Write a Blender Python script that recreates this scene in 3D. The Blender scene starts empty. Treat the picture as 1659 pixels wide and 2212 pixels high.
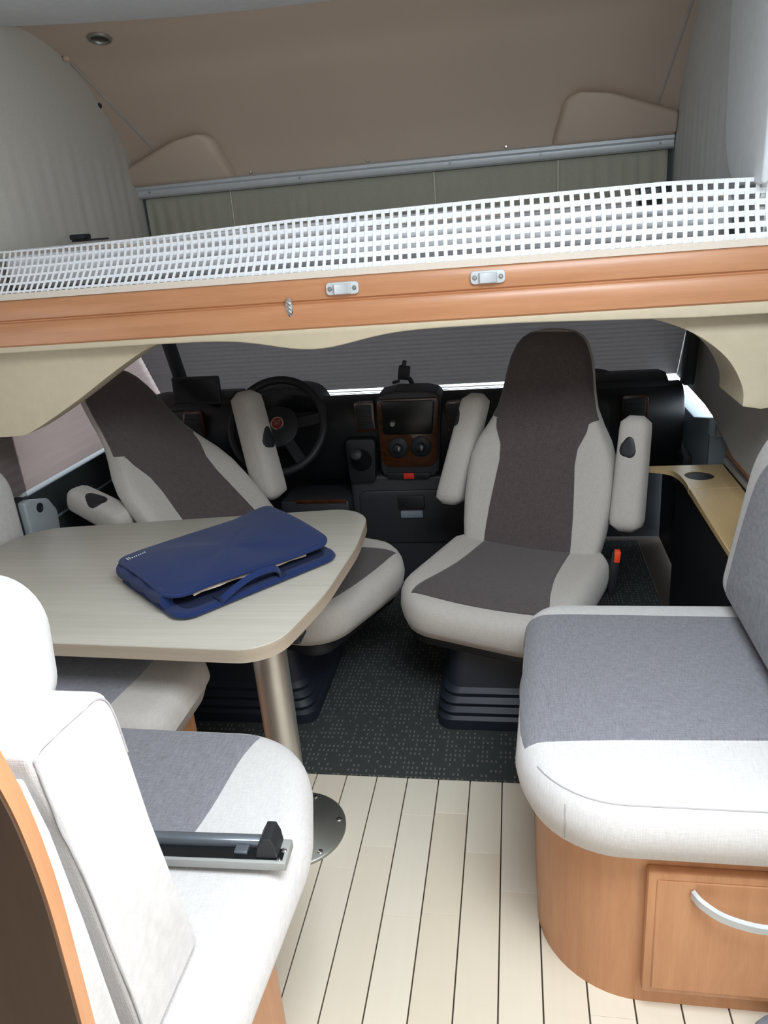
import bpy, bmesh, math, random
from mathutils import Vector, Matrix
from mathutils.bvhtree import BVHTree
random.seed(7)
S = bpy.context.scene
COL = S.collection
PI = math.pi

# ------------------------------------------------------------------ camera
cd = bpy.data.cameras.new('camera'); cam = bpy.data.objects.new('camera', cd); COL.objects.link(cam)
cd.sensor_fit = 'VERTICAL'; cd.sensor_height = 36.0; cd.sensor_width = 27.0
cd.lens = 1625.0 / 2212.0 * 36.0
cd.clip_start = 0.02
fw = Vector((278.5, -642, 1625)).normalized()
dn = Vector((360, 4271, 1625)); dn -= fw * dn.dot(fw); dn.normalize()
rt = dn.cross(fw)
Mw = Matrix((rt, fw, -dn))                       # photo axes (right, down, forward) to world
cx_, cy_, cz_ = Mw.col[0], -Mw.col[1], -Mw.col[2]
cam.matrix_world = Matrix(((cx_[0], cy_[0], cz_[0], 0), (cx_[1], cy_[1], cz_[1], 0), (cx_[2], cy_[2], cz_[2], 1.5), (0, 0, 0, 1)))
S.camera = cam

# ------------------------------------------------------------------ sky, daylight, exposure
w = bpy.data.worlds.new('overcast_sky'); S.world = w; w.use_nodes = True
bg = w.node_tree.nodes['Background']; bg.inputs[0].default_value = (0.80, 0.92, 1.0, 1); bg.inputs[1].default_value = 5.0

def area(name, loc, aim, sx, sy, power, col):
    l = bpy.data.lights.new(name, 'AREA'); l.shape = 'RECTANGLE'; l.size = sx; l.size_y = sy
    l.energy = power; l.color = col
    o = bpy.data.objects.new(name, l); COL.objects.link(o); o.location = loc
    o.rotation_euler = Vector(aim).to_track_quat('-Z', 'Y').to_euler()
    return o
area('roof_hatch_daylight', (0.22, 0.46, 2.10), (0, 0, -1), 0.85, 0.70, 44, (0.83, 0.925, 1.0))
area('entry_door_daylight', (0.70, 0.45, 1.15), (-1, 0, 0), 0.55, 1.4, 8, (1.0, 0.95, 0.90))
area('rear_window_daylight', (-0.55, -1.52, 1.40), (0, 1, -0.05), 1.1, 0.6, 1.5, (1.0, 0.97, 0.93))
area('dinette_window_daylight', (-1.70, 1.15, 1.15), (1, 0, 0), 0.8, 0.42, 1.5, (0.95, 0.98, 1.0))
vs = S.view_settings
vs.view_transform = 'Standard'; vs.look = 'None'; vs.gamma = 1.0; vs.use_curve_mapping = False
vs.exposure = 0.14
try:
    S.cycles.max_bounces = 8; S.cycles.diffuse_bounces = 5; S.cycles.use_denoising = True
    S.cycles.sample_clamp_indirect = 4
except Exception: pass

# ------------------------------------------------------------------ materials
def newmat(name, col, rough=0.6, metal=0.0, spec=0.5):
    m = bpy.data.materials.new(name); m.use_nodes = True
    b = m.node_tree.nodes['Principled BSDF']
    b.inputs['Base Color'].default_value = (*col, 1); b.inputs['Roughness'].default_value = rough
    b.inputs['Metallic'].default_value = metal; b.inputs['Specular IOR Level'].default_value = spec
    return m, m.node_tree, b
def nd(t, typ, **kw):
    n = t.nodes.new(typ)
    for k, v in kw.items(): setattr(n, k, v)
    return n
def mixcol(t, fac, a, b):
    n = t.nodes.new('ShaderNodeMix'); n.data_type = 'RGBA'
    for s, v in ((0, fac), (6, a), (7, b)):
        if isinstance(v, tuple): n.inputs[s].default_value = (*v, 1)
        elif isinstance(v, (int, float)): n.inputs[s].default_value = v
        else: t.links.new(v, n.inputs[s])
    return n.outputs[2]
def noise(t, vec, scale, sc=(1, 1, 1), detail=3):
    mp = nd(t, 'ShaderNodeMapping'); mp.inputs['Scale'].default_value = sc
    t.links.new(vec, mp.inputs['Vector'])
    n = nd(t, 'ShaderNodeTexNoise'); n.inputs['Scale'].default_value = scale; n.inputs['Detail'].default_value = detail
    t.links.new(mp.outputs[0], n.inputs['Vector']); return n.outputs[0]
def ramp(t, v, lo, hi):
    n = nd(t, 'ShaderNodeMapRange'); n.inputs[1].default_value = lo; n.inputs[2].default_value = hi
    t.links.new(v, n.inputs[0]); return n.outputs[0]
def bump(t, b, h, s, d=0.002):
    n = nd(t, 'ShaderNodeBump'); n.inputs['Strength'].default_value = s; n.inputs['Distance'].default_value = d
    t.links.new(h, n.inputs['Height']); t.links.new(n.outputs[0], b.inputs['Normal'])
def plain(name, col, rough=0.6, metal=0.0, spec=0.5, var=0.08, nscale=40):
    m, t, b = newmat(name, col, rough, metal, spec)
    tc = nd(t, 'ShaderNodeTexCoord')
    f = noise(t, tc.outputs['Object'], nscale)
    c = mixcol(t, f, tuple(x * (1 - var) for x in col), tuple(min(1, x * (1 + var)) for x in col))
    t.links.new(c, b.inputs['Base Color']); return m
def fabric(name, col, streak=0.16, sheen=0.2):
    m, t, b = newmat(name, col, 0.92, 0, 0.15)
    tc = nd(t, 'ShaderNodeTexCoord'); v = tc.outputs['Object']
    a = noise(t, v, 60, (14, 0.9, 0.9), 2); c = noise(t, v, 60, (0.9, 14, 14), 2)
    mx = nd(t, 'ShaderNodeMath', operation='ADD'); t.links.new(a, mx.inputs[0]); t.links.new(c, mx.inputs[1])
    f = ramp(t, mx.outputs[0], 0.72, 1.28)
    cc = mixcol(t, f, tuple(x * (1 - streak) for x in col), tuple(min(1, x * (1 + streak)) for x in col))
    t.links.new(cc, b.inputs['Base Color'])
    b.inputs['Sheen Weight'].default_value = sheen; b.inputs['Sheen Roughness'].default_value = 0.6
    bump(t, b, f, 0.25, 0.0012); return m
def wood(name, c1, c2, sc=(1.2, 14, 14), scale=6, rough=0.38, spec=0.4, coat=0.0):
    m, t, b = newmat(name, c1, rough, 0, spec)
    tc = nd(t, 'ShaderNodeTexCoord'); v = tc.outputs['Object']
    a = noise(t, v, scale, sc, 5); d = noise(t, v, scale * 7, sc, 3)
    mx = nd(t, 'ShaderNodeMath', operation='MULTIPLY_ADD'); mx.inputs[1].default_value = 0.4
    t.links.new(d, mx.inputs[0]); t.links.new(a, mx.inputs[2])
    f = ramp(t, mx.outputs[0], 0.5, 0.95)
    t.links.new(mixcol(t, f, c1, c2), b.inputs['Base Color'])
    b.inputs['Coat Weight'].default_value = coat; b.inputs['Coat Roughness'].default_value = 0.2
    bump(t, b, d, 0.06, 0.001); return m

M = {}
M['light'] = fabric('light_linen_fabric', (0.585, 0.555, 0.54), 0.09)
M['dark'] = fabric('slate_grey_fabric', (0.190, 0.186, 0.205), 0.28)
M['cabdark'] = fabric('brown_taupe_with_shade', (0.080, 0.062, 0.061), 0.28)  # browner cab fabric, darkened further for the shade in the cab
M['cablight'] = fabric('beige_linen_with_shade', (0.455, 0.415, 0.378), 0.09)  # pale cover toned down for shade in the cab and under the table
M['seam'] = plain('seam_thread', (0.40, 0.38, 0.38), 0.9)
M['cherry'] = wood('cherry_wood_vertical', (0.56, 0.275, 0.135), (0.47, 0.215, 0.10), (9, 9, 0.7), 5)
M['cherry_x'] = wood('cherry_wood_along', (0.55, 0.255, 0.125), (0.46, 0.20, 0.09), (0.7, 10, 10), 5, 0.33, 0.5)
M['shadedback'] = wood('shaded_wood_back', (0.10, 0.052, 0.030), (0.075, 0.038, 0.020), (5, 5, 0.6), 4, 0.6)  # wood of the bench back, darkened in colour for its shaded side
M['ash'] = wood('pale_ash_laminate', (0.52, 0.485, 0.42), (0.455, 0.42, 0.355), (1.0, 26, 26), 3.0, 0.42, 0.4)
M['ashedge'] = wood('ash_edge_band', (0.42, 0.34, 0.26), (0.36, 0.285, 0.21), (1.0, 1.0, 26), 3.0, 0.5, 0.3)
M['shelfwood'] = wood('pale_maple_shelf', (0.68, 0.49, 0.25), (0.62, 0.43, 0.21), (10, 0.8, 8), 4, 0.35)
M['cream'] = plain('cream_moulded_plastic', (0.57, 0.485, 0.345), 0.5)
M['shell'] = plain('beige_alcove_moulding', (0.53, 0.42, 0.335), 0.5, nscale=3, var=0.05)
M['wallfab'] = plain('pale_grey_wall_cloth', (0.52, 0.495, 0.45), 0.9, nscale=120)
M['wallgrey'] = plain('pale_grey_wall_board', (0.55, 0.56, 0.55), 0.6)
M['walllight'] = plain('white_grey_wall_panel', (0.70, 0.72, 0.74), 0.55)
M['valance'] = plain('sage_grey_cloth', (0.72, 0.70, 0.58), 0.9, nscale=120)
M['alu'] = plain('brushed_aluminium', (0.58, 0.61, 0.64), 0.5, 0.35)
M['steel'] = plain('satin_nickel_tube', (0.62, 0.60, 0.56), 0.42, 0.9, var=0.03)
M['plate'] = plain('dull_nickel_plate', (0.36, 0.36, 0.33), 0.45, 0.9)
M['chrome'] = plain('chrome', (0.8, 0.8, 0.8), 0.15, 1.0)
M['black'] = plain('black_plastic', (0.012, 0.013, 0.016), 0.55)
M['bluegrey'] = plain('charcoal_dash_plastic', (0.011, 0.012, 0.015), 0.5)
M['greydash'] = plain('grey_console_plastic', (0.030, 0.030, 0.035), 0.5)
M['darkbase'] = plain('dark_blue_grey_bellows', (0.012, 0.016, 0.027), 0.5)
M['dashwood'] = wood('glossy_burl_trim', (0.085, 0.028, 0.009), (0.04, 0.012, 0.004), (3, 3, 8), 8, 0.2, 0.6, 0.4)
M['red'] = plain('red_plastic', (0.75, 0.03, 0.02), 0.4)
M['orange'] = plain('orange_red_plastic', (0.85, 0.07, 0.02), 0.4)
M['maroon'] = plain('maroon_enamel', (0.20, 0.02, 0.02), 0.3)
M['white'] = plain('white_plastic', (0.78, 0.80, 0.82), 0.4)
M['latch'] = plain('pale_grey_plastic', (0.56, 0.58, 0.60), 0.4)
M['net'] = plain('white_webbing', (0.86, 0.87, 0.90), 0.8)
M['hem'] = fabric('beige_hem_tape', (0.72, 0.63, 0.54), 0.05)
M['mattress'] = plain('white_mattress_cover', (0.86, 0.87, 0.89), 0.9, nscale=15)
M['blind'] = plain('grey_pleated_blind', (0.20, 0.185, 0.185), 0.8)
m, t, b = newmat('pinkish_translucent_blind', (0.30, 0.25, 0.24), 0.9)
tr = nd(t, 'ShaderNodeBsdfTranslucent'); tr.inputs[0].default_value = (0.62, 0.50, 0.47, 1); ms = nd(t, 'ShaderNodeMixShader'); ms.inputs[0].default_value = 0.055
t.links.new(b.outputs[0], ms.inputs[1]); t.links.new(tr.outputs[0], ms.inputs[2]); t.links.new(ms.outputs[0], t.nodes['Material Output'].inputs[0]); M['sideblind'] = m
M['sideboard'] = plain('grey_side_lining', (0.33, 0.315, 0.30), 0.8)
M['anchor'] = plain('pale_grey_pillar_plastic', (0.34, 0.37, 0.39), 0.5)
M['navy'] = fabric('navy_nylon', (0.010, 0.023, 0.092), 0.10, 0.1)
M['navyblack'] = plain('navy_with_painted_shade', (0.006, 0.012, 0.045), 0.9)  # navy darkened in colour for the shade inside the open bag
M['lining'] = plain('beige_lining', (0.55, 0.45, 0.36), 0.8)
M['doorsky'] = plain('door_card_with_sky_tint', (0.16, 0.20, 0.23), 0.6)  # blue of the sky light through the window gap is in this colour
M['doordark'] = plain('dark_door_card', (0.02, 0.024, 0.026), 0.6)
M['seamdark'] = plain('dark_floor_joint', (0.055, 0.035, 0.022), 0.7)
M['bar'] = plain('grey_anodised_bar', (0.26, 0.29, 0.33), 0.32, 0.8)
M['bargrey'] = plain('grey_bar_side', (0.36, 0.36, 0.34), 0.5, 0.3)
M['rubber'] = plain('dark_grey_rubber', (0.22, 0.25, 0.29), 0.6)
m, t, b = newmat('screen_glass', (0.006, 0.007, 0.008), 0.25); M['screen'] = m
m, t, b = newmat('window_glass', (1, 1, 1), 0.02); b.inputs['Transmission Weight'].default_value = 1.0
b.inputs['IOR'].default_value = 1.02; M['glass'] = m
# floor planks: one tone each
m, t, b = newmat('maple_plank', (0.7, 0.6, 0.45), 0.38, 0, 0.4)
tc = nd(t, 'ShaderNodeTexCoord'); oi = nd(t, 'ShaderNodeObjectInfo')
g = noise(t, tc.outputs['Object'], 5, (16, 1.0, 1), 4)
c1 = mixcol(t, g, (0.72, 0.645, 0.525), (0.66, 0.58, 0.455))
c2 = mixcol(t, oi.outputs['Random'], (0.64, 0.545, 0.42), (0.75, 0.70, 0.60))
t.links.new(mixcol(t, 0.5, c1, c2), b.inputs['Base Color']); M['plank'] = m
# carpet: dark with short pale stitches in rows
m, t, b = newmat('dashed_carpet', (0.05, 0.055, 0.055), 0.95, 0, 0.1)
tc = nd(t, 'ShaderNodeTexCoord'); sp = nd(t, 'ShaderNodeSeparateXYZ'); t.links.new(tc.outputs['Object'], sp.inputs[0])
def mth(op, a, bb=None):
    n = nd(t, 'ShaderNodeMath', operation=op)
    for i, v in enumerate((a, bb)):
        if v is None: continue
        if isinstance(v, (int, float)): n.inputs[i].default_value = v
        else: t.links.new(v, n.inputs[i])
    return n.outputs[0]
gx = mth('MULTIPLY', sp.outputs[0], 1 / 0.0135); gy = mth('MULTIPLY', sp.outputs[1], 1 / 0.021)
fx = mth('FRACT', gx); fy = mth('FRACT', gy)
cb = nd(t, 'ShaderNodeCombineXYZ'); t.links.new(mth('FLOOR', gx), cb.inputs[0]); t.links.new(mth('FLOOR', gy), cb.inputs[1])
wn = nd(t, 'ShaderNodeTexWhiteNoise'); t.links.new(cb.outputs[0], wn.inputs['Vector'])
mk_ = mth('MULTIPLY', mth('MULTIPLY', mth('LESS_THAN', fx, 0.34), mth('LESS_THAN', fy, 0.48)), mth('GREATER_THAN', wn.outputs['Value'], 0.42))
t.links.new(mixcol(t, mk_, (0.048, 0.053, 0.052), (0.155, 0.147, 0.125)), b.inputs['Base Color'])
nz = noise(t, tc.outputs['Object'], 400); bump(t, b, nz, 0.5, 0.003); M['carpet'] = m

# ------------------------------------------------------------------ mesh helpers: each returns a bmesh in world coordinates
def bm_new(): return bmesh.new()
def join(*bms):
    out = bmesh.new()
    for x in bms:
        me = bpy.data.meshes.new('tmp'); x.to_mesh(me); out.from_mesh(me); bpy.data.meshes.remove(me); x.free()
    return out
def xf(bmx, mat): bmesh.ops.transform(bmx, matrix=mat, verts=bmx.verts); return bmx
def bevel_all(bmx, off, seg=2, ang=0.5):
    es = [e for e in bmx.edges if len(e.link_faces) == 2 and e.calc_face_angle(0) > ang]
    if off > 0: bmesh.ops.bevel(bmx, geom=es, offset=off, segments=seg, affect='EDGES', profile=0.5, clamp_overlap=True)
    return bmx
def box(x0, x1, y0, y1, z0, z1, r=0.0, seg=2):
    bmx = bmesh.new(); bmesh.ops.create_cube(bmx, size=1)
    bmesh.ops.scale(bmx, vec=(x1 - x0, y1 - y0, z1 - z0), verts=bmx.verts)
    bmesh.ops.translate(bmx, vec=((x0 + x1) / 2, (y0 + y1) / 2, (z0 + z1) / 2), verts=bmx.verts)
    return bevel_all(bmx, r, seg)
AX = {'z': lambda a, b_, c: (a, b_, c), 'y': lambda a, b_, c: (a, c, b_), 'x': lambda a, b_, c: (c, a, b_)}
def prism(pts, axis, c0, c1, r=0.0, seg=2, ang=0.7):
    """polygon in the plane across the axis (z: xy, y: xz, x: yz) pushed from c0 to c1"""
    f = AX[axis]; bmx = bmesh.new()
    a = [bmx.verts.new(f(p[0], p[1], c0)) for p in pts]; bb = [bmx.verts.new(f(p[0], p[1], c1)) for p in pts]
    n = len(pts)
    bmx.faces.new(a); bmx.faces.new(bb[::-1])
    for i in range(n): bmx.faces.new((a[i], bb[i], bb[(i + 1) % n], a[(i + 1) % n]))
    bmesh.ops.recalc_face_normals(bmx, faces=bmx.faces)
    if r > 0:
        es = [e for e in bmx.edges if e.calc_face_angle(0) > ang]
        bmesh.ops.bevel(bmx, geom=es, offset=r, segments=seg, affect='EDGES', profile=0.5, clamp_overlap=True)
    return bmx
def round_poly(pts, rad, seg=8):
    out = []; n = len(pts)
    for i in range(n):
        p = Vector(pts[i]); a = Vector(pts[i - 1]); c = Vector(pts[(i + 1) % n])
        r = rad[i] if isinstance(rad, (list, tuple)) else rad
        if r <= 0: out.append(tuple(p)); continue
        d1 = (a - p).normalized(); d2 = (c - p).normalized()
        ang = d1.angle(d2); tl = min(r / math.tan(ang / 2), (a - p).length * 0.49, (c - p).length * 0.49)
        rr = tl * math.tan(ang / 2)
        cc = p + (d1 + d2).normalized() * (rr / math.sin(ang / 2))
        v0 = p + d1 * tl - cc; v1 = p + d2 * tl - cc
        a0 = math.atan2(v0.y, v0.x); a1 = math.atan2(v1.y, v1.x); da = (a1 - a0 + PI) % (2 * PI) - PI
        for k in range(seg + 1):
            q = a0 + da * k / seg; out.append((cc.x + rr * math.cos(q), cc.y + rr * math.sin(q)))
    return out
def resample(pts, step):
    out = []; n = len(pts)
    for i in range(n):
        a = Vector(pts[i]); b_ = Vector(pts[(i + 1) % n]); k = max(1, int((b_ - a).length / step))
        for j in range(k): out.append(tuple(a.lerp(b_, j / k)))
    return out
def catmull(pts, k=6):
    P = [Vector(p) for p in pts]; out = []
    for i in range(len(P) - 1):
        p0 = P[max(i - 1, 0)]; p1 = P[i]; p2 = P[i + 1]; p3 = P[min(i + 2, len(P) - 1)]
        for j in range(k):
            u = j / k
            out.append(0.5 * ((2 * p1) + (p2 - p0) * u + (2 * p0 - 5 * p1 + 4 * p2 - p3) * u * u + (3 * p1 - p0 - 3 * p2 + p3) * u ** 3))
    out.append(P[-1]); return out
def loft(rings, cap=True, closed=True):
    bmx = bmesh.new(); R = [[bmx.verts.new(p) for p in r] for r in rings]; n = len(R[0])
    for i in range(len(R) - 1):
        for j in range(n if closed else n - 1):
            bmx.faces.new((R[i][j], R[i][(j + 1) % n], R[i + 1][(j + 1) % n], R[i + 1][j]))
    if cap and closed:
        bmx.faces.new(R[0][::-1]); bmx.faces.new(R[-1])
    bmesh.ops.recalc_face_normals(bmx, faces=bmx.faces); return bmx
def tube(path, r, n=8, closed=False):
    P = [Vector(p) for p in path]; rings = []; m_ = len(P)
    prev = None
    for i, p in enumerate(P):
        if closed: tg = (P[(i + 1) % m_] - P[i - 1]).normalized()
        else: tg = (P[min(i + 1, m_ - 1)] - P[max(i - 1, 0)]).normalized()
        if prev is None:
            up = Vector((0, 0, 1)) if abs(tg.z) < 0.9 else Vector((1, 0, 0)); s = tg.cross(up).normalized()
        else: s = (prev - tg * prev.dot(tg)).normalized()
        prev = s; u = s.cross(tg); rr = r(i / (m_ - 1)) if callable(r) else r
        rings.append([p + s * rr * math.cos(2 * PI * k / n) + u * rr * math.sin(2 * PI * k / n) for k in range(n)])
    if closed: rings.append(rings[0]); return loft(rings, cap=False)
    return loft(rings)
def lathe(prof, c, axis=(0, 0, 1), n=32):
    q = Vector(axis).normalized().to_track_quat('Z', 'Y'); C = Vector(c)
    rings = [[C + q @ Vector((r * math.cos(2 * PI * k / n), r * math.sin(2 * PI * k / n), h)) for k in range(n)] for r, h in prof]
    return loft(rings)
def cushion(outline, z0, z1, r=0.04, crown=0.012, sag=None, step=0.03, bot=0.02):
    """upholstered pad: plan outline, rounded edges, slightly domed top"""
    O = [Vector(p) for p in resample(outline, step)]; n = len(O)
    ar = sum(O[i].x * O[(i + 1) % n].y - O[(i + 1) % n].x * O[i].y for i in range(n))
    if ar < 0: O.reverse()
    N = []
    for i in range(n):
        tg = (O[(i + 1) % n] - O[i - 1]).normalized(); N.append(Vector((-tg.y, tg.x)))
    C = sum(O, Vector((0, 0))) / n
    def ring(ins, z): return [Vector((*(O[i] + N[i] * ins), z)) for i in range(n)]
    rings = [ring(bot + 0.015, z0), ring(bot * 0.5, z0 + 0.006), ring(0.003, z0 + bot * 1.2), ring(-0.002, (z0 + z1) / 2)]
    for k in range(6):
        a = k / 5 * PI / 2; rings.append(ring(r * (1 - math.cos(a)), z1 - r + r * math.sin(a)))
    base = ring(r, z1)
    for k in range(1, 10):
        u = k / 9.3
        rings.append([Vector((*(Vector(p[:2]).lerp(C, u)), z1 + crown * (1 - (1 - u) ** 2))) for p in base])
    b_ = loft(rings)
    if sag:
        for v in b_.verts: v.co.z += sag(v.co.x, v.co.y) * max(0, min(1, (v.co.z - z0) / (z1 - z0)))
    return b_
def drape(src, L, R, d, off=0.0035, nu=48, nv=60, back=None):
    """sewn-on panel: grid between curve L and curve R cast along d onto src"""
    bv = BVHTree.FromBMesh(src); d = Vector(d).normalized(); bmx = bmesh.new(); G = []
    Ls = catmull(L, 8); Rs = catmull(R, 8)
    def samp(c, u):
        x = u * (len(c) - 1); i = min(int(x), len(c) - 2); return c[i].lerp(c[i + 1], x - i)
    for j in range(nv + 1):
        a = samp(Ls, j / nv); b_ = samp(Rs, j / nv); row = []
        for i in range(nu + 1):
            p = a.lerp(b_, i / nu); h = bv.ray_cast(p - d * 1.5, d)
            edge = i in (0, nu) or j in (0, nv)
            if h[0] is None: h = bv.find_nearest(p)
            q = h[0] + h[1] * (off if not edge else -0.0015)
            row.append(bmx.verts.new(q))
        G.append(row)
    for j in range(nv):
        for i in range(nu): bmx.faces.new((G[j][i], G[j][i + 1], G[j + 1][i + 1], G[j + 1][i]))
    bmesh.ops.recalc_face_normals(bmx, faces=bmx.faces)
    if sum((f.normal.dot(d) for f in bmx.faces)) > 0: bmesh.ops.reverse_faces(bmx, faces=bmx.faces)
    return bmx
def cast_path(src, pts, d, off=0.001):
    bv = BVHTree.FromBMesh(src); d = Vector(d).normalized(); out = []
    for p in pts:
        h = bv.ray_cast(Vector(p) - d * 1.5, d)
        if h[0] is None: h = bv.find_nearest(Vector(p))
        out.append(h[0] + h[1] * off)
    return out

# ------------------------------------------------------------------ object helpers
def obj(name, bmx, mat, parent=None, smooth=40, local=None):
    """one mesh object; world-space bmesh moved into the parent's space"""
    me = bpy.data.meshes.new(name)
    root = parent
    while root is not None and root.parent is not None: root = root.parent
    if parent is None:
        vs_ = [v.co for v in bmx.verts]
        lo = Vector((min(v.x for v in vs_), min(v.y for v in vs_), min(v.z for v in vs_))); hi = Vector((max(v.x for v in vs_), max(v.y for v in vs_), 0))
        org = Vector(((lo.x + hi.x) / 2, (lo.y + hi.y) / 2, lo.z))
        bmesh.ops.translate(bmx, vec=-org, verts=bmx.verts)
    elif not local: bmesh.ops.transform(bmx, matrix=root['_inv_m'] if False else INV[root.name], verts=bmx.verts)
    for f in bmx.faces: f.smooth = smooth > 0
    if smooth > 0:
        for e in bmx.edges:
            if len(e.link_faces) == 2 and e.calc_face_angle(0) > math.radians(smooth): e.smooth = False
    bmx.to_mesh(me); bmx.free(); me.materials.append(M[mat])
    o = bpy.data.objects.new(name, me); COL.objects.link(o)
    if parent is None:
        o.location = org; INV[o.name] = Matrix.Translation(-org)
    else: o.parent = parent
    return o
INV = {}
def thing(name, label, cat, loc=(0, 0, 0), rz=0.0, group=None):
    o = bpy.data.objects.new(name, None); COL.objects.link(o); o.empty_display_size = 0.05
    o.location = loc; o.rotation_euler = (0, 0, rz)
    INV[o.name] = (Matrix.Translation(Vector(loc)) @ Matrix.Rotation(rz, 4, 'Z')).inverted()
    o['label'] = label; o['category'] = cat
    if group: o['group'] = group
    return o
def tag(o, label, cat, group=None):
    o['label'] = label; o['category'] = cat
    if group: o['group'] = group
    return o
def struct(name, bmx, mat, label, cat, parent=None, smooth=40):
    o = obj(name, bmx, mat, parent, smooth)
    if parent is None: o['kind'] = 'structure'; o['label'] = label; o['category'] = cat
    return o
def rot_about(bmx, c, axis, ang):
    c = Vector(c); return xf(bmx, Matrix.Translation(c) @ Matrix.Rotation(ang, 4, axis) @ Matrix.Translation(-c))
def screw(c, axis, r, parent, mat='chrome', name='screw'):
    return obj(name, lathe([(r * 0.95, -0.001), (r, 0.001), (r * 0.7, 0.0028), (r * 0.25, 0.0030)], c, axis, 12), mat, parent)

# ================================================================== SETTING
LX, RX = -1.76, 0.73
floor = struct('floor', box(LX, RX, -1.55, 3.55, -0.06, -0.006), 'seamdark', 'pale maple plank floor with dark joints running to the cab', 'floor')
PW = 0.0904; X0 = -0.0562
k0 = int(math.floor((LX - X0) / PW)); k1 = int(math.ceil((RX - X0) / PW))
for k in range(k0, k1):
    xa, xb = max(X0 + k * PW + 0.0016, LX), min(X0 + (k + 1) * PW - 0.0016, RX)
    if xb - xa < 0.01: continue
    y = -1.55 + random.uniform(0.1, 0.55); ya = -1.55
    while ya < 1.86:
        yb = min(y, 1.86)
        if yb - ya > 0.02: obj('plank', box(xa, xb, ya, yb - 0.0004, -0.006, 0.0, 0.0008, 1), 'plank', floor, 0)
        ya = yb; y += random.choice((0.32, 0.42, 0.55, 0.7))
def slab_wall(name, pts, axis, c0, c1, mat, label, cat='wall'): return struct(name, prism(pts, axis, c0, c1), mat, label, cat, None, 0)
slab_wall('wall_left', [(-1.55, 0), (2.2, 0), (2.2, 1.3), (2.0, 1.3), (2.0, 2.16), (-1.55, 2.16)], 'x', LX - 0.03, LX, 'wallgrey', 'pale grey left side wall beside the dinette')
slab_wall('wall_right', [(-1.55, 0), (2.72, 0), (2.72, 1.25), (2.0, 1.25), (2.0, 2.16), (-1.55, 2.16)], 'x', RX, RX + 0.03, 'wallgrey', 'grey right side wall behind the bench')
slab_wall('wall_back', [(LX, 0), (RX, 0), (RX, 2.16), (LX, 2.16)], 'y', -1.58, -1.55, 'wallgrey', 'pale grey rear wall behind the camera')
arc = [(x, 2.30 + 0.20 * (1 - ((x + 0.45) / 1.0) ** 2)) for x in [(-1.45 + i * 0.1) for i in range(21)]]
struct('ceiling', prism([(LX, -1.55), (RX, -1.55), (RX, 2.28)] + arc[::-1] + [(LX, 2.28)], 'z', 2.115, 2.15, 0.006, 2), 'walllight', 'pale ceiling panel ending above the alcove', 'ceiling')

# alcove over the cab
AXL, AXR = -1.44, 0.55
prof = catmull([(2.20, 2.135, 0), (2.35, 2.132, 0), (2.49, 2.12, 0), (2.66, 2.072, 0), (2.76, 2.005, 0), (2.86, 1.92, 0), (2.95, 1.82, 0), (2.995, 1.74, 0), (3.005, 1.70, 0)], 6)
pp = [(p.x, p.y) for p in prof]
outer = [(y + 0.03, z + 0.03) for y, z in pp]
shell = struct('ceiling_alcove', prism(pp + outer[::-1], 'x', AXL - 0.02, AXR + 0.02), 'shell', 'curved beige moulded alcove ceiling above the bed', 'ceiling', None, 50)
def on_prof(u): i = u * (len(pp) - 1); k = min(int(i), len(pp) - 2); a, b_ = pp[k], pp[k + 1]; q = i - k; return (a[0] + (b_[0] - a[0]) * q, a[1] + (b_[1] - a[1]) * q)
for sx, xa, xb in ((1, AXL + 0.02, AXL + 0.20), (-1, AXR - 0.02, AXR - 0.09)):
    pts = []
    for i in range(25):
        u = 0.36 + 0.53 * i / 24; y, z = on_prof(u); pts.append((xa + (xb - xa) * (i / 24) ** 1.6, y - 0.001, z - 0.001))
    obj('moulding_crease', tube(pts, 0.0035, 6), 'seam', shell)
def pocket(sign, xw):
    X = lambda d: xw + sign * d
    v = [(X(0), 2.945, 1.712), (X(0.40), 2.955, 1.712), (X(0), 2.925, 1.775), (X(0.33), 2.868, 1.862), (X(0.37), 2.90, 1.845), (X(0.24), 2.872, 1.852),
         (X(0), 3.03, 1.712), (X(0.42), 3.03, 1.712), (X(0), 3.03, 1.80), (X(0.38), 3.03, 1.87)]
    bmx = bmesh.new(); vs_ = [bmx.verts.new(p) for p in v]; bmesh.ops.convex_hull(bmx, input=vs_)
    bmesh.ops.delete(bmx, geom=[x for x in bmx.verts if not x.link_faces], context='VERTS')
    bmesh.ops.dissolve_limit(bmx, angle_limit=0.05, verts=bmx.verts, edges=bmx.edges)
    return bevel_all(bmx, 0.014, 3, 0.3)
obj('moulded_pocket', pocket(1, AXL), 'shell', shell); obj('moulded_pocket', pocket(-1, AXR), 'shell', shell)
for px, py in ((-1.415, 2.61), (-1.43, 2.80)):
    z = min(pp, key=lambda q: abs(q[0] - py))[1]
    obj('cover_cap', lathe([(0.010, -0.004), (0.010, 0.003), (0.006, 0.006)], (px, py - 0.004, z - 0.006), (0, -0.6, -0.8), 14), 'shell' if py < 2.7 else 'black', shell)
for px in (-0.97, -0.52, -0.02, 0.40):
    obj('rail_clip', lathe([(0.005, -0.003), (0.006, 0.003), (0.003, 0.006)], (px, 2.996, 1.728), (0, -1, 0), 12), 'chrome', shell)

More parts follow.
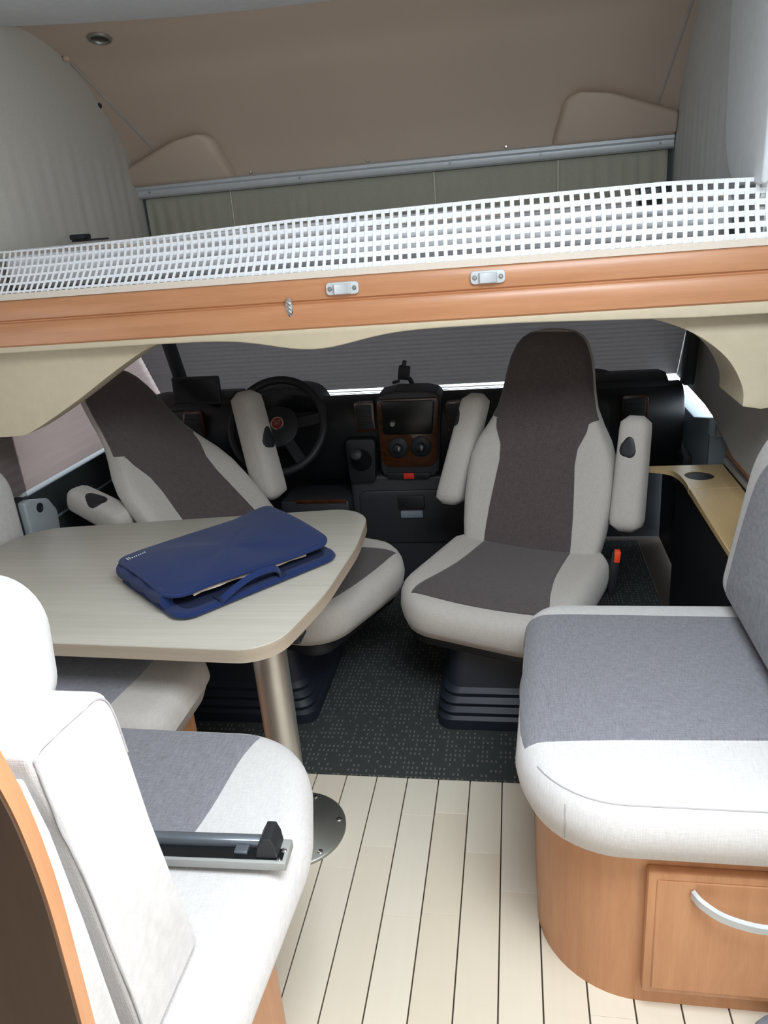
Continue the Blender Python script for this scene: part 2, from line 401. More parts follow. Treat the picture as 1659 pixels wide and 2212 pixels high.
def wrinkled(xw, sgn, y0, y1, zf, amp, seedv, label, name, mat):
    """cloth-covered side wall: thin slab whose inner face has soft vertical folds"""
    ny, nz = 60, 26; rings = []
    rnd = random.Random(seedv); ph = [rnd.uniform(0, 6.28) for _ in range(4)]
    bmx = bmesh.new(); G = []
    for j in range(nz + 1):
        row = []
        for i in range(ny + 1):
            y = y0 + (y1 - y0) * i / ny; zt = zf(y); z = 1.30 + (zt - 1.30) * j / nz
            a = amp * max(0, math.sin(PI * min(1, max(0, (z - 1.42) / 0.45)))) * (0.35 + 0.65 * i / ny)
            dx = a * (math.sin(y * 95 + ph[0] + z * 3) + 0.6 * math.sin(y * 57 + ph[1] - z * 4))
            row.append(bmx.verts.new((xw + sgn * dx, y, z)))
        G.append(row)
    for j in range(nz):
        for i in range(ny): bmx.faces.new((G[j][i], G[j][i + 1], G[j + 1][i + 1], G[j + 1][i]))
    bmesh.ops.recalc_face_normals(bmx, faces=bmx.faces)
    bmesh.ops.solidify(bmx, geom=bmx.faces[:], thickness=0.012 * (1 if sgn > 0 else -1))
    bmesh.ops.recalc_face_normals(bmx, faces=bmx.faces)
    return struct(name, bmx, mat, label, 'wall', None, 60)
def ztop(y):
    if y <= pp[0][0]: return 2.135
    for (a, za), (b_, zb) in zip(pp, pp[1:]):
        if a <= y <= b_: return za + (zb - za) * (y - a) / (b_ - a + 1e-9)
    return 1.70
wl = wrinkled(AXL, 1, 1.95, 3.004, ztop, 0.0022, 3, 'wrinkled pale cloth lining on the left alcove side', 'wall_alcove_left', 'wallfab')
wr = wrinkled(AXR, -1, 1.95, 3.004, ztop, 0.0012, 5, 'grey cloth lining on the right alcove side', 'wall_alcove_right', 'wallgrey')
obj('edge_piping', tube([(AXL + 0.004, y, ztop(y) - 0.004) for y in [2.2 + 0.8 * i / 40 for i in range(41)]], 0.005, 6), 'wallfab', wl)
obj('side_panel', prism(round_poly([(1.90, 1.52), (2.24, 1.52), (2.30, 2.11), (1.90, 2.11)], [0, 0.20, 0, 0], 10), 'x', AXR - 0.014, AXR + 0.004, 0.008, 3), 'walllight', wr)
# outer closure of the alcove towards the living room
slab_wall('wall_alcove_end_left', [(LX, 1.25), (AXL, 1.25), (AXL, 2.13), (LX, 2.13)], 'y', 1.955, 1.98, 'wallgrey', 'pale end board left of the alcove')
slab_wall('wall_alcove_end_right', [(AXR + 0.02, 1.25), (RX, 1.25), (RX, 2.13), (AXR + 0.02, 2.13)], 'y', 1.955, 1.98, 'wallgrey', 'pale end board right of the alcove')
slab_wall('wall_alcove_front', [(AXL - 0.06, 1.28), (AXR + 0.06, 1.28), (AXR + 0.06, 1.74), (AXL - 0.06, 1.74)], 'y', 3.01, 3.03, 'doordark', 'dark front board of the alcove behind the valance')

# aluminium rail and cloth valance below it
rail = thing('curtain_rail', 'silver aluminium rail along the foot of the beige alcove ceiling', 'rail', (-0.445, 2.99, 1.69))
obj('track', prism([(2.968, 1.676), (2.976, 1.670), (3.004, 1.670), (3.004, 1.718), (2.976, 1.718), (2.966, 1.712), (2.966, 1.702), (2.974, 1.696), (2.974, 1.684)], 'x', AXL + 0.004, AXR - 0.004), 'alu', rail)
for x in (-1.38, -0.78, -0.22, 0.10, 0.50): screw((x, 2.973, 1.690), (0, -1, 0), 0.004, rail, 'plate')
def valance():
    n = 160; bmx = bmesh.new(); G = []
    for j in range(9):
        z = 1.669 - 0.16 * j / 8; row = []
        for i in range(n + 1):
            u = i / n; x = AXL + 0.03 + (AXR - AXL - 0.05) * u
            a = 0.002 + 0.006 * max(0, u - 0.62) / 0.38 + 0.003 * max(0, 0.12 - u) / 0.12
            row.append(bmx.verts.new((x, 2.992 + a * math.sin(x * 130 + 0.5 * math.sin(x * 31)) * min(1, j / 2), z)))
        G.append(row)
    for j in range(8):
        for i in range(n): bmx.faces.new((G[j][i], G[j][i + 1], G[j + 1][i + 1], G[j + 1][i]))
    bmesh.ops.solidify(bmx, geom=bmx.faces[:], thickness=0.003); bmesh.ops.recalc_face_normals(bmx, faces=bmx.faces)
    return bmx
va = tag(obj('valance_curtain', valance(), 'valance', None, 70), 'sage grey cloth valance hanging under the aluminium rail', 'curtain')
for x in (-1.06, -0.28, 0.16): obj('stitched_seam', box(x - 0.0015, x + 0.0015, 2.985, 2.9885, 1.515, 1.668), 'valance', va)
# recessed spot lamp
sp_ = thing('ceiling_spotlight', 'small round dark recessed spotlight in the alcove ceiling', 'spotlight', (-1.25, 2.53, 2.105))
obj('bezel', lathe([(0.030, 0.012), (0.037, 0.004), (0.036, -0.002), (0.029, -0.003), (0.028, 0.004), (0.024, 0.010)], (-1.25, 2.53, 2.106), (0, 0.2, 1), 28), 'plate', sp_)
obj('lens', lathe([(0.0275, 0.008), (0.0275, 0.004), (0.015, 0.001), (0.004, 0.0005)], (-1.25, 2.53, 2.106), (0, 0.2, 1), 24), 'screen', sp_)

# ================================================================== OVERCAB BED
YB = 1.90
bed = thing('alcove_bed', 'overcab bed with cherry wood front rail and cream wavy fascia', 'bed', (-0.5, 1.92, 1.22))
obj('base_board', box(LX + 0.002, RX - 0.002, 1.935, 3.02, 1.262, 1.285), 'cream', bed)
rp = [(1.935, 1.268), (1.904, 1.268), (1.897, 1.274), (1.8945, 1.300), (1.8955, 1.322), (1.900, 1.331), (1.9065, 1.3345), (1.9065, 1.3365),
      (1.9000, 1.341), (1.8980, 1.352), (1.8985, 1.376), (1.903, 1.388), (1.910, 1.391), (1.935, 1.391)]
obj('front_rail', prism(rp, 'x', LX + 0.002, RX - 0.002), 'cherry_x', bed, 35)
def wave(x):
    b_ = 1.2525
    b_ -= 0.036 * math.exp(-((x + 0.51) / 0.155) ** 2)
    b_ -= 0.012 * max(0, min(1, (x - 0.02) / 0.4)); return b_
xs = [LX + 0.002 + (RX - LX - 0.004) * i / 90 for i in range(91)]
obj('fascia', prism([(x, wave(x)) for x in xs] + [(xs[-1], 1.275), (xs[0], 1.275)], 'y', 1.903, 1.93, 0.004, 2, 0.9), 'cream', bed, 50)
def latch(cx, cz):
    L = obj('latch', prism(round_poly([(cx - 0.041, cz - 0.015), (cx + 0.041, cz - 0.015), (cx + 0.041, cz + 0.015), (cx - 0.041, cz + 0.015)], 0.009, 5), 'y', 1.888, 1.899, 0.002, 2), 'latch', bed)
    obj('hook', prism([(cx - 0.023, 1.889), (cx - 0.018, 1.876), (cx - 0.013, 1.880), (cx + 0.013, 1.880), (cx + 0.018, 1.876), (cx + 0.023, 1.889)], 'z', cz - 0.013, cz + 0.011, 0.002, 2), 'latch', L)
    for s in (-1, 1): screw((cx + s * 0.031, 1.8875, cz), (0, -1, 0), 0.0055, L, 'plate')
latch(-0.418, 1.364); latch(-0.0615, 1.3665)
em = obj('emblem', lathe([(0.0105, -0.002), (0.011, 0.0), (0.009, 0.0025), (0.004, 0.003)], (0, 0, 0), (0, -1, 0), 24), 'chrome', bed, 40, True)
for v in em.data.vertices: v.co = Vector((v.co.x * 0.92, v.co.y, v.co.z * 2.15)) + Vector((-0.56, 1.894, 1.3265)) - Vector((-0.5, 1.92, 1.22))
for k in range(3):
    z = 1.3265 + (k - 1) * 0.0105
    e = obj('emblem_bar', rot_about(box(-0.5675, -0.5525, 1.887, 1.8925, z - 0.0024, z + 0.0024, 0.001), (-0.56, 1.89, z), 'Y', 0.75), 'plate', em)
obj('gap_shade_block', box(AXL + 0.04, AXR - 0.04, 2.0, 2.95, 1.2855, 1.4095, 0.004), 'doordark', bed)  # dark block under the mattress, coloured for the shade in the gap
mt = thing('mattress', 'white mattress on the overcab bed behind the safety net', 'mattress', (-0.45, 2.48, 1.41))
obj('cover', cushion(round_poly([(AXL + 0.03, 1.985), (AXR - 0.03, 1.985), (AXR - 0.03, 2.96), (AXL + 0.03, 2.96)], 0.07), 1.4105, 1.518, 0.04, 0.008, None, 0.05), 'mattress', mt, 60)
obj('edge_piping', tube([(x, 1.990, 1.506 + 0.004 * math.sin(x * 9)) for x in [AXL + 0.06 + i * 0.048 for i in range(40)]], 0.005, 6), 'hem', mt)
st = thing('tie_strap', 'black webbing strap lying at the left end of the white mattress', 'strap', (-1.28, 2.28, 1.53))
obj('webbing', box(-1.335, -1.225, 2.27, 2.30, 1.5275, 1.533, 0.002), 'black', st); obj('buckle', box(-1.335, -1.285, 2.262, 2.305, 1.5332, 1.549, 0.004), 'black', st)
st2 = tag(obj('belt_bundle', prism([(1.9665, 1.497), (1.9835, 1.497), (1.9835, 1.530), (2.05, 1.530), (2.05, 1.541), (1.9665, 1.541)], 'x', 0.290, 0.350, 0.004, 2), 'black', None, 60), 'small black bundle showing through the net at its right end', 'bundle')

# safety net in front of the mattress
net = thing('safety_net', 'white webbing safety net hung along the bed front on a beige hem', 'net', (-0.45, 1.93, 1.391))
def net_pt(x, u):
    """u 0..1 from hem to the top edge"""
    z = 1.402 + 0.134 * u + 0.006 * math.sin(x * 2.2 + 0.6) * u - 0.016 * u * max(0, min(1, (-x - 0.55) / 0.7)) - 0.012 * u * max(0, (x - 0.35) / 0.3)
    y = 1.914 + 0.045 * u ** 1.4 + 0.006 * math.sin(x * 6) * math.sin(PI * u)
    lean = max(0, min(1, (-x - 0.2) / 1.0))
    y += 0.016 * lean * u ** 3
    xx = x + lean * 0.030 * math.sin(PI * u * 0.75) + 0.010 * math.sin(x * 5 + 1) * math.sin(PI * u) * max(0, min(1, (x - 0.0) / 0.4))
    return Vector((xx, y, z))
def strip(pts, wdir, wdf, th=0.0016):
    rings = []
    for i, p in enumerate(pts):
        wd = wdf(p) if callable(wdf) else wdf
        tg = (pts[min(i + 1, len(pts) - 1)] - pts[max(i - 1, 0)]).normalized(); s = (wdir - tg * wdir.dot(tg)).normalized(); n = s.cross(tg)
        rings.append([p + s * wd / 2 + n * th / 2, p + s * wd / 2 - n * th / 2, p - s * wd / 2 - n * th / 2, p - s * wd / 2 + n * th / 2])
    return loft(rings)
x = -1.66
while x < 0.70:
    q = max(0, min(1, (x + 1.4) / 1.3))
    obj('strand', strip([net_pt(x, i / 10) for i in range(11)], Vector((1, 0, 0)), 0.0050 + 0.0045 * q), 'net', net)
    x += 0.0172 + 0.0056 * q
for r in range(6):
    u = 0.09 + 0.178 * r; u = min(u, 0.985)
    pts = [net_pt(-1.70 + 2.41 * i / 120, u) + Vector((0, 0.0022, 0)) for i in range(121)]
    obj('strand', strip(pts, Vector((0, 0, 1)), lambda p: (0.0125 if r < 5 else 0.009) * (0.45 + 0.55 * max(0, min(1, (p.x + 1.2) / 0.9)))), 'net', net)
hp = [Vector((LX + 0.004 + (RX - LX - 0.008) * i / 60, 1.9105, 1.4000)) for i in range(61)]
obj('hem', strip(hp, Vector((0, 0, 1)), 0.0165, 0.004), 'hem', net)

# cream gussets under the bed ends
gl = catmull([(-0.90, 1.262, 0), (-0.99, 1.238, 0), (-1.10, 1.182, 0), (-1.25, 1.095, 0), (-1.40, 1.018, 0), (-1.46, 1.003, 0), (-1.60, 1.004, 0)], 5)
struct('trim_1', prism([(p.x, p.y) for p in gl] + [(LX + 0.002, 1.004), (LX + 0.002, 1.262)], 'y', 1.96, 2.05, 0.008, 3, 0.9), 'cream', 'cream moulded gusset under the left end of the bed', 'trim', None, 50)
gr = catmull([(0.20, 1.262, 0), (0.33, 1.236, 0), (0.43, 1.195, 0), (0.51, 1.132, 0), (0.552, 1.06, 0), (0.558, 1.008, 0)], 6)
struct('trim_2', prism([(p.x, p.y) for p in gr] + [(0.60, 1.000), (RX - 0.002, 1.012), (RX - 0.002, 1.262)], 'y', 1.965, 2.20, 0.008, 3, 0.9), 'cream', 'cream curved gusset under the right end of the bed', 'trim', None, 50)

# ================================================================== CAB SHELL
CL, CR, DL = -1.50, 0.62, -1.645; DR = 0.66
slab_wall('wall_firewall', [(CL - 0.25, 0), (CR + 0.1, 0), (CR + 0.1, 0.735), (CL - 0.25, 0.735)], 'y', 3.50, 3.53, 'black', 'black bulkhead under the dashboard')
# windscreen glass and blind
win = struct('window_1', xf(box(DL, DR, -0.003, 0.003, 0, 0.72), Matrix.Translation((0, 3.52, 0.74)) @ Matrix.Rotation(0.62, 4, 'X')), 'glass', 'cab windscreen behind the closed grey blind', 'window')
def pleated(P0, P1, along0, along1, n, amp, th=0.004):
    """pleated sheet between a bottom line and a top line"""
    rings = []
    A0, A1 = Vector(P0[0]), Vector(P0[1]); B0, B1 = Vector(P1[0]), Vector(P1[1])
    nrm = (A1 - A0).cross(B0 - A0).normalized(); top = []; bmx = bmesh.new(); G = []
    for j in range(n + 1):
        u = j / n; o_ = nrm * (amp if j % 2 else -amp)
        G.append([bmx.verts.new(A0.lerp(B0, u) + o_), bmx.verts.new(A1.lerp(B1, u) + o_)])
    for j in range(n): bmx.faces.new((G[j][0], G[j][1], G[j + 1][1], G[j + 1][0]))
    bmesh.ops.solidify(bmx, geom=bmx.faces[:], thickness=th); bmesh.ops.recalc_face_normals(bmx, faces=bmx.faces)
    return bmx
wb = thing('windscreen_blind', 'dark grey pleated blind drawn down over the windscreen', 'blind', (-0.44, 3.2, 0.81))
obj('pleated_sheet', pleated([(DL + 0.002, 3.30, 0.820), (DR + 0.004, 3.30, 0.826)], [(DL + 0.002, 3.02, 1.258), (DR + 0.004, 3.02, 1.258)], 0, 1, 44, 0.0012), 'blind', wb, 0)
obj('bottom_bar', box(CL + 0.28, CR - 0.06, 3.297, 3.303, 0.8105, 0.8145), 'alu', wb)
obj('lower_bar', box(-0.98, CR - 0.3, 3.31, 3.316, 0.7985, 0.8015), 'alu', wb)
slab_wall('wall_pillar_left', [(LX, 0.0), (DL - 0.012, 0.0), (DL - 0.012, 1.26), (LX, 1.26)], 'y', 2.18, 2.20, 'wallgrey', 'pale pillar board behind the driver door')
slab_wall('wall_pillar_upper', [(DR + 0.013, 0.736), (RX + 0.03, 0.736), (RX + 0.03, 1.258), (DR + 0.013, 1.258)], 'y', 2.64, 2.66, 'blind', 'grey pillar board above the side shelf')
# driver door (left) and passenger door (right)
d1 = struct('door_1', prism([(2.05, 0.02), (3.45, 0.02), (3.45, 0.735), (2.05, 0.735)], 'x', DL - 0.05, DL, 0.006), 'doordark', 'dark driver door with a bright slit under its window blind', 'door', None)
obj('sill_strip', box(DL - 0.004, DL + 0.006, 2.15, 3.2, 0.608, 0.616, 0.002), 'doorsky', d1)
lb = thing('driver_window_blind', 'pinkish grey blind over the driver door window', 'blind', (DL, 2.5, 0.75))
obj('pleated_sheet', pleated([(DL - 0.01, 2.06, 0.749), (DL - 0.01, 3.34, 0.745)], [(DL - 0.01, 2.06, 1.258), (DL - 0.01, 3.34, 1.258)], 0, 1, 30, 0.0012), 'sideblind', lb, 0)
bm_ = thing('belt_anchor_cover', 'pale grey pillar cover with a round hole beside the driver door slit', 'cover', (DL + 0.01, 2.2, 0.50))
obj('cover_plate', prism(round_poly([(2.118, 0.45), (2.265, 0.45), (2.285, 0.65), (2.25, 0.705), (2.15, 0.735), (2.118, 0.735)], [0.01, 0.03, 0.03, 0.03, 0.02, 0.01], 6), 'x', DL, DL + 0.03, 0.008, 3), 'anchor', bm_)
obj('bolt_recess', lathe([(0.017, -0.003), (0.017, 0.002), (0.010, 0.003), (0.008, 0.001)], (DL + 0.031, 2.19, 0.692), (1, 0, 0), 20), 'black', bm_)
d2 = struct('door_2', prism([(2.695, 0.02), (3.45, 0.02), (3.45, 0.735), (2.93, 0.735), (2.695, 0.79)], 'x', DR, DR + 0.05, 0.006), 'doorsky', 'passenger door coloured blue grey for sky light through a window gap', 'door', None)
obj('door_pull', box(DR - 0.035, DR + 0.004, 2.90, 3.12, 0.54, 0.59, 0.012), 'doordark', d2)
obj('shade_card', box(DR - 0.008, DR + 0.004, 2.70, 3.42, 0.03, 0.40, 0.004), 'black', d2)  # black sheet stands for the unlit space low on the door
rb = thing('passenger_window_blind', 'grey lining panel over the passenger door window', 'blind', (DR + 0.01, 2.7, 0.72))
obj('panel', prism([(1.99, 0.737), (2.40, 0.737), (2.68, 0.80), (2.80, 0.812), (3.02, 0.818), (3.34, 0.82), (3.34, 1.258), (1.99, 1.258)], 'x', DR + 0.006, DR + 0.012), 'sideboard', rb, 0)
slab_wall('wall_pillar_right', [(DR, 0.0), (RX, 0.0), (RX, 0.735), (DR, 0.735)], 'y', 2.668, 2.69, 'doorsky', 'sky-tinted pillar board behind the side shelf')
for nm, x0, x1, ya, yb in (('trim_3', CL + 0.012, CL + 0.05, 3.14, 3.00), ('trim_4', CR - 0.01, CR + 0.03, 2.90, 2.80)):
    struct(nm, prism([(ya, 0.86), (ya + 0.075, 0.86), (yb + 0.065, 1.27), (yb, 1.27)], 'x', x0, x1, 0.008, 2), 'doordark', 'dark pillar trim at the %s end of the windscreen' % ('left' if nm == 'trim_3' else 'right'), 'trim')
struct('trim_5', prism([(2.02, 0.665), (2.66, 0.665), (2.66, 0.735), (2.02, 0.735)], 'x', RX - 0.016, RX, 0.004), 'cherry', 'cherry wood strip on the right wall above the shelf', 'trim')
struct('trim_6', prism([(2.02, 0.634), (2.66, 0.634), (2.66, 0.655), (2.02, 0.655)], 'x', RX - 0.022, RX - 0.001, 0.003), 'alu', 'thin grey channel along the back of the side shelf', 'trim')

# ================================================================== SIDE SHELF
sh = thing('side_shelf', 'pale maple side shelf with a round cup hole beside the passenger seat', 'shelf', (0.63, 2.35, 0.61))
def holed(outline, c, r, z0, z1):
    bmx = bmesh.new(); n = 28
    o_ = [bmx.verts.new((p[0], p[1], z1)) for p in outline]; h = [bmx.verts.new((c[0] + r * math.cos(2 * PI * k / n), c[1] + r * math.sin(2 * PI * k / n), z1)) for k in range(n)]
    es = [bmx.edges.new((l[i], l[(i + 1) % len(l)])) for l in (o_, h) for i in range(len(l))]
    bmesh.ops.triangle_fill(bmx, use_beauty=True, edges=es)
    g = bmesh.ops.extrude_face_region(bmx, geom=bmx.faces[:]); bmesh.ops.translate(bmx, vec=(0, 0, z0 - z1), verts=[v for v in g['geom'] if isinstance(v, bmesh.types.BMVert)])
    bmesh.ops.recalc_face_normals(bmx, faces=bmx.faces); return bmx
XB = RX - 0.024
ol = [(XB, 2.42), (XB, 2.662), (0.455, 2.662), (0.46, 2.650)] + [(p.x, p.y) for p in catmull([(0.49, 2.638, 0), (0.525, 2.612, 0), (0.543, 2.56, 0), (0.549, 2.48, 0), (0.546, 2.42, 0)], 4)]
obj('board', holed(ol, (0.605, 2.545), 0.047, 0.610, 0.630), 'shelfwood', sh, 0)
obj('board', prism([(0.546, 1.86), (XB, 1.86), (XB, 2.417), (0.546, 2.417)], 'z', 0.610, 0.630, 0.002, 1), 'shelfwood', sh)
obj('cup_liner', lathe([(0.0468, 0.627), (0.0472, 0.55), (0.030, 0.545), (0.002, 0.545)], (0.605, 2.545, 0), (0, 0, 1), 28), 'black', sh)
obj('shade_board', box(0.556, 0.572, 1.86, 2.65, 0.0, 0.610), 'black', sh)  # black board stands for the unlit space below the shelf

# ================================================================== CARPET
cp = struct('floor_carpet', prism(round_poly([(-1.47, 1.735), (0.56, 1.735), (0.56, 3.44), (-1.47, 3.44)], 0.01, 2), 'z', 0.0, 0.007, 0.002, 1), 'carpet', 'dark cab carpet with rows of small pale dashes', 'carpet')

# ================================================================== DASHBOARD
dash = thing('dashboard', 'black cab dashboard with burl trim and round heater knobs', 'dashboard', (-0.44, 3.1, 0))
dp = [(3.49, 0.50), (3.10, 0.46), (3.04, 0.52), (2.99, 0.60), (2.975, 0.72), (2.99, 0.80), (3.03, 0.838), (3.08, 0.846), (3.20, 0.815), (3.40, 0.76), (3.49, 0.74)]
obj('body', prism(dp, 'x', DL + 0.03, DR - 0.02, 0.012, 2), 'bluegrey', dash)
hood = catmull([(-1.20, 0.80, 0), (-1.15, 0.872, 0), (-1.0, 0.902, 0), (-0.84, 0.884, 0), (-0.78, 0.80, 0)], 6)
obj('instrument_hood', prism([(p.x, p.y) for p in hood], 'y', 2.992, 3.16, 0.012, 2), 'black', dash)
obj('instrument_face', prism([(p.x * 0.9 - 0.098, 0.80 + (p.y - 0.80) * 0.75) for p in hood] , 'y', 2.987, 2.994), 'screen', dash)
cs_ = [(-0.560, 0.55), (-0.548, 0.52), (-0.335, 0.515), (-0.318, 0.54), (-0.292, 0.84), (-0.31, 0.866), (-0.36, 0.878), (-0.48, 0.880), (-0.545, 0.868), (-0.560, 0.845)]
stack = obj('centre_stack', prism(round_poly(cs_, 0.012, 3), 'y', 2.945, 3.10, 0.012, 3), 'greydash', dash)
obj('burl_frame', prism(round_poly([(-0.552, 0.60), (-0.535, 0.567), (-0.345, 0.562), (-0.322, 0.59), (-0.300, 0.83), (-0.315, 0.85), (-0.54, 0.85), (-0.556, 0.835)], 0.02, 4), 'y', 2.936, 2.95, 0.004, 2), 'dashwood', stack)
obj('head_unit', prism(round_poly([(-0.535, 0.705), (-0.335, 0.702), (-0.318, 0.84), (-0.535, 0.843)], 0.012, 3), 'y', 2.930, 2.94, 0.003, 2), 'screen', stack)
obj('volume_knob', lathe([(0.012, 0.0), (0.012, 0.012), (0.009, 0.016), (0.003, 0.016)], (-0.492, 2.930, 0.752), (0, -1, 0), 20), 'plate', stack)
for cx, cz in ((-0.478, 0.648), (-0.384, 0.650)):
    obj('heater_dial', lathe([(0.043, 0.0), (0.043, 0.006), (0.036, 0.011), (0.020, 0.012), (0.018, 0.026), (0.014, 0.029), (0.003, 0.029)], (cx, 2.937, cz), (0, -1, 0), 32), 'black', stack)
    obj('pointer', box(cx + 0.002, cx + 0.010, 2.9045, 2.9085, cz - 0.008, cz + 0.010, 0.001), 'plate', stack)
obj('switch_row', prism(round_poly([(-0.534, 0.515), (-0.356, 0.512), (-0.352, 0.537), (-0.534, 0.540)], 0.006, 3), 'y', 2.936, 2.946, 0.002), 'black', stack)
obj('hazard_button', box(-0.464, -0.420, 2.930, 2.938, 0.514, 0.538, 0.002), 'red', stack)
for k in (0, 1): obj('switch', box(-0.408 + 0.022 * k, -0.398 + 0.022 * k, 2.931, 2.937, 0.522, 0.531, 0.001), 'bluegrey', stack)
lc = obj('lower_console', prism(round_poly([(-0.70, 0.03), (-0.18, 0.03), (-0.18, 0.50), (-0.34, 0.515), (-0.58, 0.52), (-0.70, 0.53)], 0.03, 4), 'y', 2.965, 3.30, 0.014, 3), 'greydash', dash)
obj('storage_flap', prism(round_poly([(-0.665, 0.215), (-0.20, 0.215), (-0.20, 0.455), (-0.665, 0.455)], 0.035, 5), 'y', 2.953, 2.97, 0.006, 3), 'greydash', lc)
obj('flap_latch', prism(round_poly([(-0.50, 0.372), (-0.385, 0.372), (-0.385, 0.432), (-0.50, 0.432)], 0.008, 3), 'y', 2.944, 2.956, 0.004, 2), 'bluegrey', lc)
obj('flap_pull', box(-0.49, -0.395, 2.940, 2.955, 0.335, 0.366, 0.004), 'rubber', lc)
gp = obj('gear_panel', prism(round_poly([(-0.692, 0.50), (-0.585, 0.50), (-0.57, 0.69), (-0.70, 0.69)], 0.02, 4), 'y', 2.93, 3.0, 0.006, 2), 'black', dash)
obj('gear_gaiter', lathe([(0.045, 0.0), (0.040, 0.03), (0.022, 0.065), (0.014, 0.085)], (-0.635, 2.935, 0.60), (0.05, -0.9, 0.45), 20), 'bluegrey', gp)
obj('gear_knob', lathe([(0.010, 0.07), (0.012, 0.10), (0.024, 0.112), (0.027, 0.128), (0.022, 0.146), (0.008, 0.152)], (-0.635, 2.935, 0.60), (0.05, -0.9, 0.45), 24), 'black', gp)
def vent(x0, x1, z0, z1):
    v = obj('air_vent', prism(round_poly([(x0, z0), (x1, z0), (x1, z1), (x0, z1)], 0.014, 4), 'y', 2.955, 2.985, 0.004, 2), 'dashwood', dash)
    obj('grille', prism(round_poly([(x0 + 0.011, z0 + 0.011), (x1 - 0.011, z0 + 0.011), (x1 - 0.011, z1 - 0.011), (x0 + 0.011, z1 - 0.011)], 0.008, 3), 'y', 2.951, 2.96, 0.001), 'black', v)
    for k in range(3):
        z = z0 + (z1 - z0) * (0.3 + 0.2 * k); obj('louvre', box(x0 + 0.013, x1 - 0.013, 2.946, 2.953, z - 0.003, z + 0.003, 0.001), 'bluegrey', v)
vent(-0.655, -0.570, 0.715, 0.838); vent(-0.278, -0.190, 0.700, 0.828); vent(-1.40, -1.31, 0.71, 0.83); vent(0.40, 0.50, 0.70, 0.82)
obj('passenger_tray', prism(round_poly([(-0.16, 0.60), (0.36, 0.60), (0.36, 0.80), (-0.16, 0.80)], 0.03, 4), 'y', 2.958, 2.985, 0.006, 2), 'black', dash)
ks = obj('knee_shelf', box(-1.0, -0.70, 2.90, 3.12, 0.30, 0.435, 0.012), 'greydash', dash); obj('burl_strip', box(-0.93, -0.71, 2.894, 2.903, 0.425, 0.442, 0.003), 'dashwood', ks)
for xa, xb in ((0.22, 0.585), (-1.60, -1.205)):
    obj('top_pad', prism([(3.02, 0.82), (3.04, 0.862), (3.10, 0.878), (3.24, 0.862), (3.30, 0.80)], 'x', xa, xb, 0.010, 3), 'black', dash, 50)
obj('speaker_pod', lathe([(0.07, 0), (0.075, 0.02), (0.06, 0.05), (0.02, 0.056)], (0.32, 3.16, 0.82), (0, -0.2, 1), 24), 'black', dash)

# steering wheel
WC = Vector((-0.955, 2.865, 0.775)); WA = Vector((0.0, -0.86, 0.50)).normalized()
sw = thing('steering_wheel', 'black four spoke steering wheel in front of the driver dials', 'steering wheel', tuple(WC))
qz = WA.to_track_quat('Z', 'Y')
def wp(r, a, h=0.0): return WC + qz @ Vector((r * math.cos(a), r * math.sin(a), h))
obj('rim', tube([wp(0.195, 2 * PI * k / 64) for k in range(64)], 0.0165, 12, True), 'black', sw)
hb = obj('hub', lathe([(0.075, -0.045), (0.088, -0.025), (0.085, -0.004), (0.055, 0.004), (0.004, 0.007)], WC, WA, 32), 'bluegrey', sw)
for a in (0.15, PI - 0.15, -0.95, PI + 0.95):
    q = [wp(0.06 + 0.125 * i / 6, a, -0.018 + 0.012 * i / 6) for i in range(7)]
    obj('spoke', strip(q, qz @ Vector((-math.sin(a), math.cos(a), 0)), 0.042, 0.016), 'black', sw)
bdg = obj('badge', lathe([(0.026, 0.004), (0.027, 0.009), (0.022, 0.010), (0.022, 0.007)], WC + qz @ Vector((0, 0.01, 0)), WA, 28), 'chrome', hb)
obj('badge_enamel', lathe([(0.022, 0.003), (0.022, 0.0085), (0.004, 0.0095)], WC + qz @ Vector((0, 0.01, 0)), WA, 24), 'maroon', hb)
def word(body, size, mw, mat, parent, ext=0.0004):
    c = bpy.data.curves.new('lettering', 'FONT'); c.body = body; c.size = size; c.extrude = ext; c.align_x = 'CENTER'; c.align_y = 'CENTER'
    o = bpy.data.objects.new('lettering_tmp', c); COL.objects.link(o); dg = bpy.context.evaluated_depsgraph_get(); dg.update()
    me = bpy.data.meshes.new_from_object(o.evaluated_get(dg)); bmx = bmesh.new(); bmx.from_mesh(me)
    bpy.data.objects.remove(o); bpy.data.meshes.remove(me); bpy.data.curves.remove(c)
    xf(bmx, mw); return obj('lettering', bmx, mat, parent, 0)
def frame(c, xd, yd):
    xd = Vector(xd).normalized(); zd = xd.cross(Vector(yd)).normalized(); yd = zd.cross(xd)
    return Matrix(((xd.x, yd.x, zd.x, c[0]), (xd.y, yd.y, zd.y, c[1]), (xd.z, yd.z, zd.z, c[2]), (0, 0, 0, 1)))
wx = Vector((1, 0, 0)); wy = WA.cross(wx)
lt = word('FIAT', 0.019, frame(WC + qz @ Vector((0, 0.01, 0.0102)), wx, wy) @ Matrix.Diagonal((0.75, 1.5, 1, 1)), 'chrome', hb)
obj('column_cover', lathe([(0.05, 0), (0.055, 0.04), (0.05, 0.055)], WC - WA * 0.09, WA, 20), 'black', sw)
for s, a in ((1, 0.35), (-1, PI - 0.35)):
    obj('stalk', tube([wp(0.05, a, -0.06), wp(0.13, a, -0.055), wp(0.20, a, -0.05)], 0.009, 8), 'black', sw)

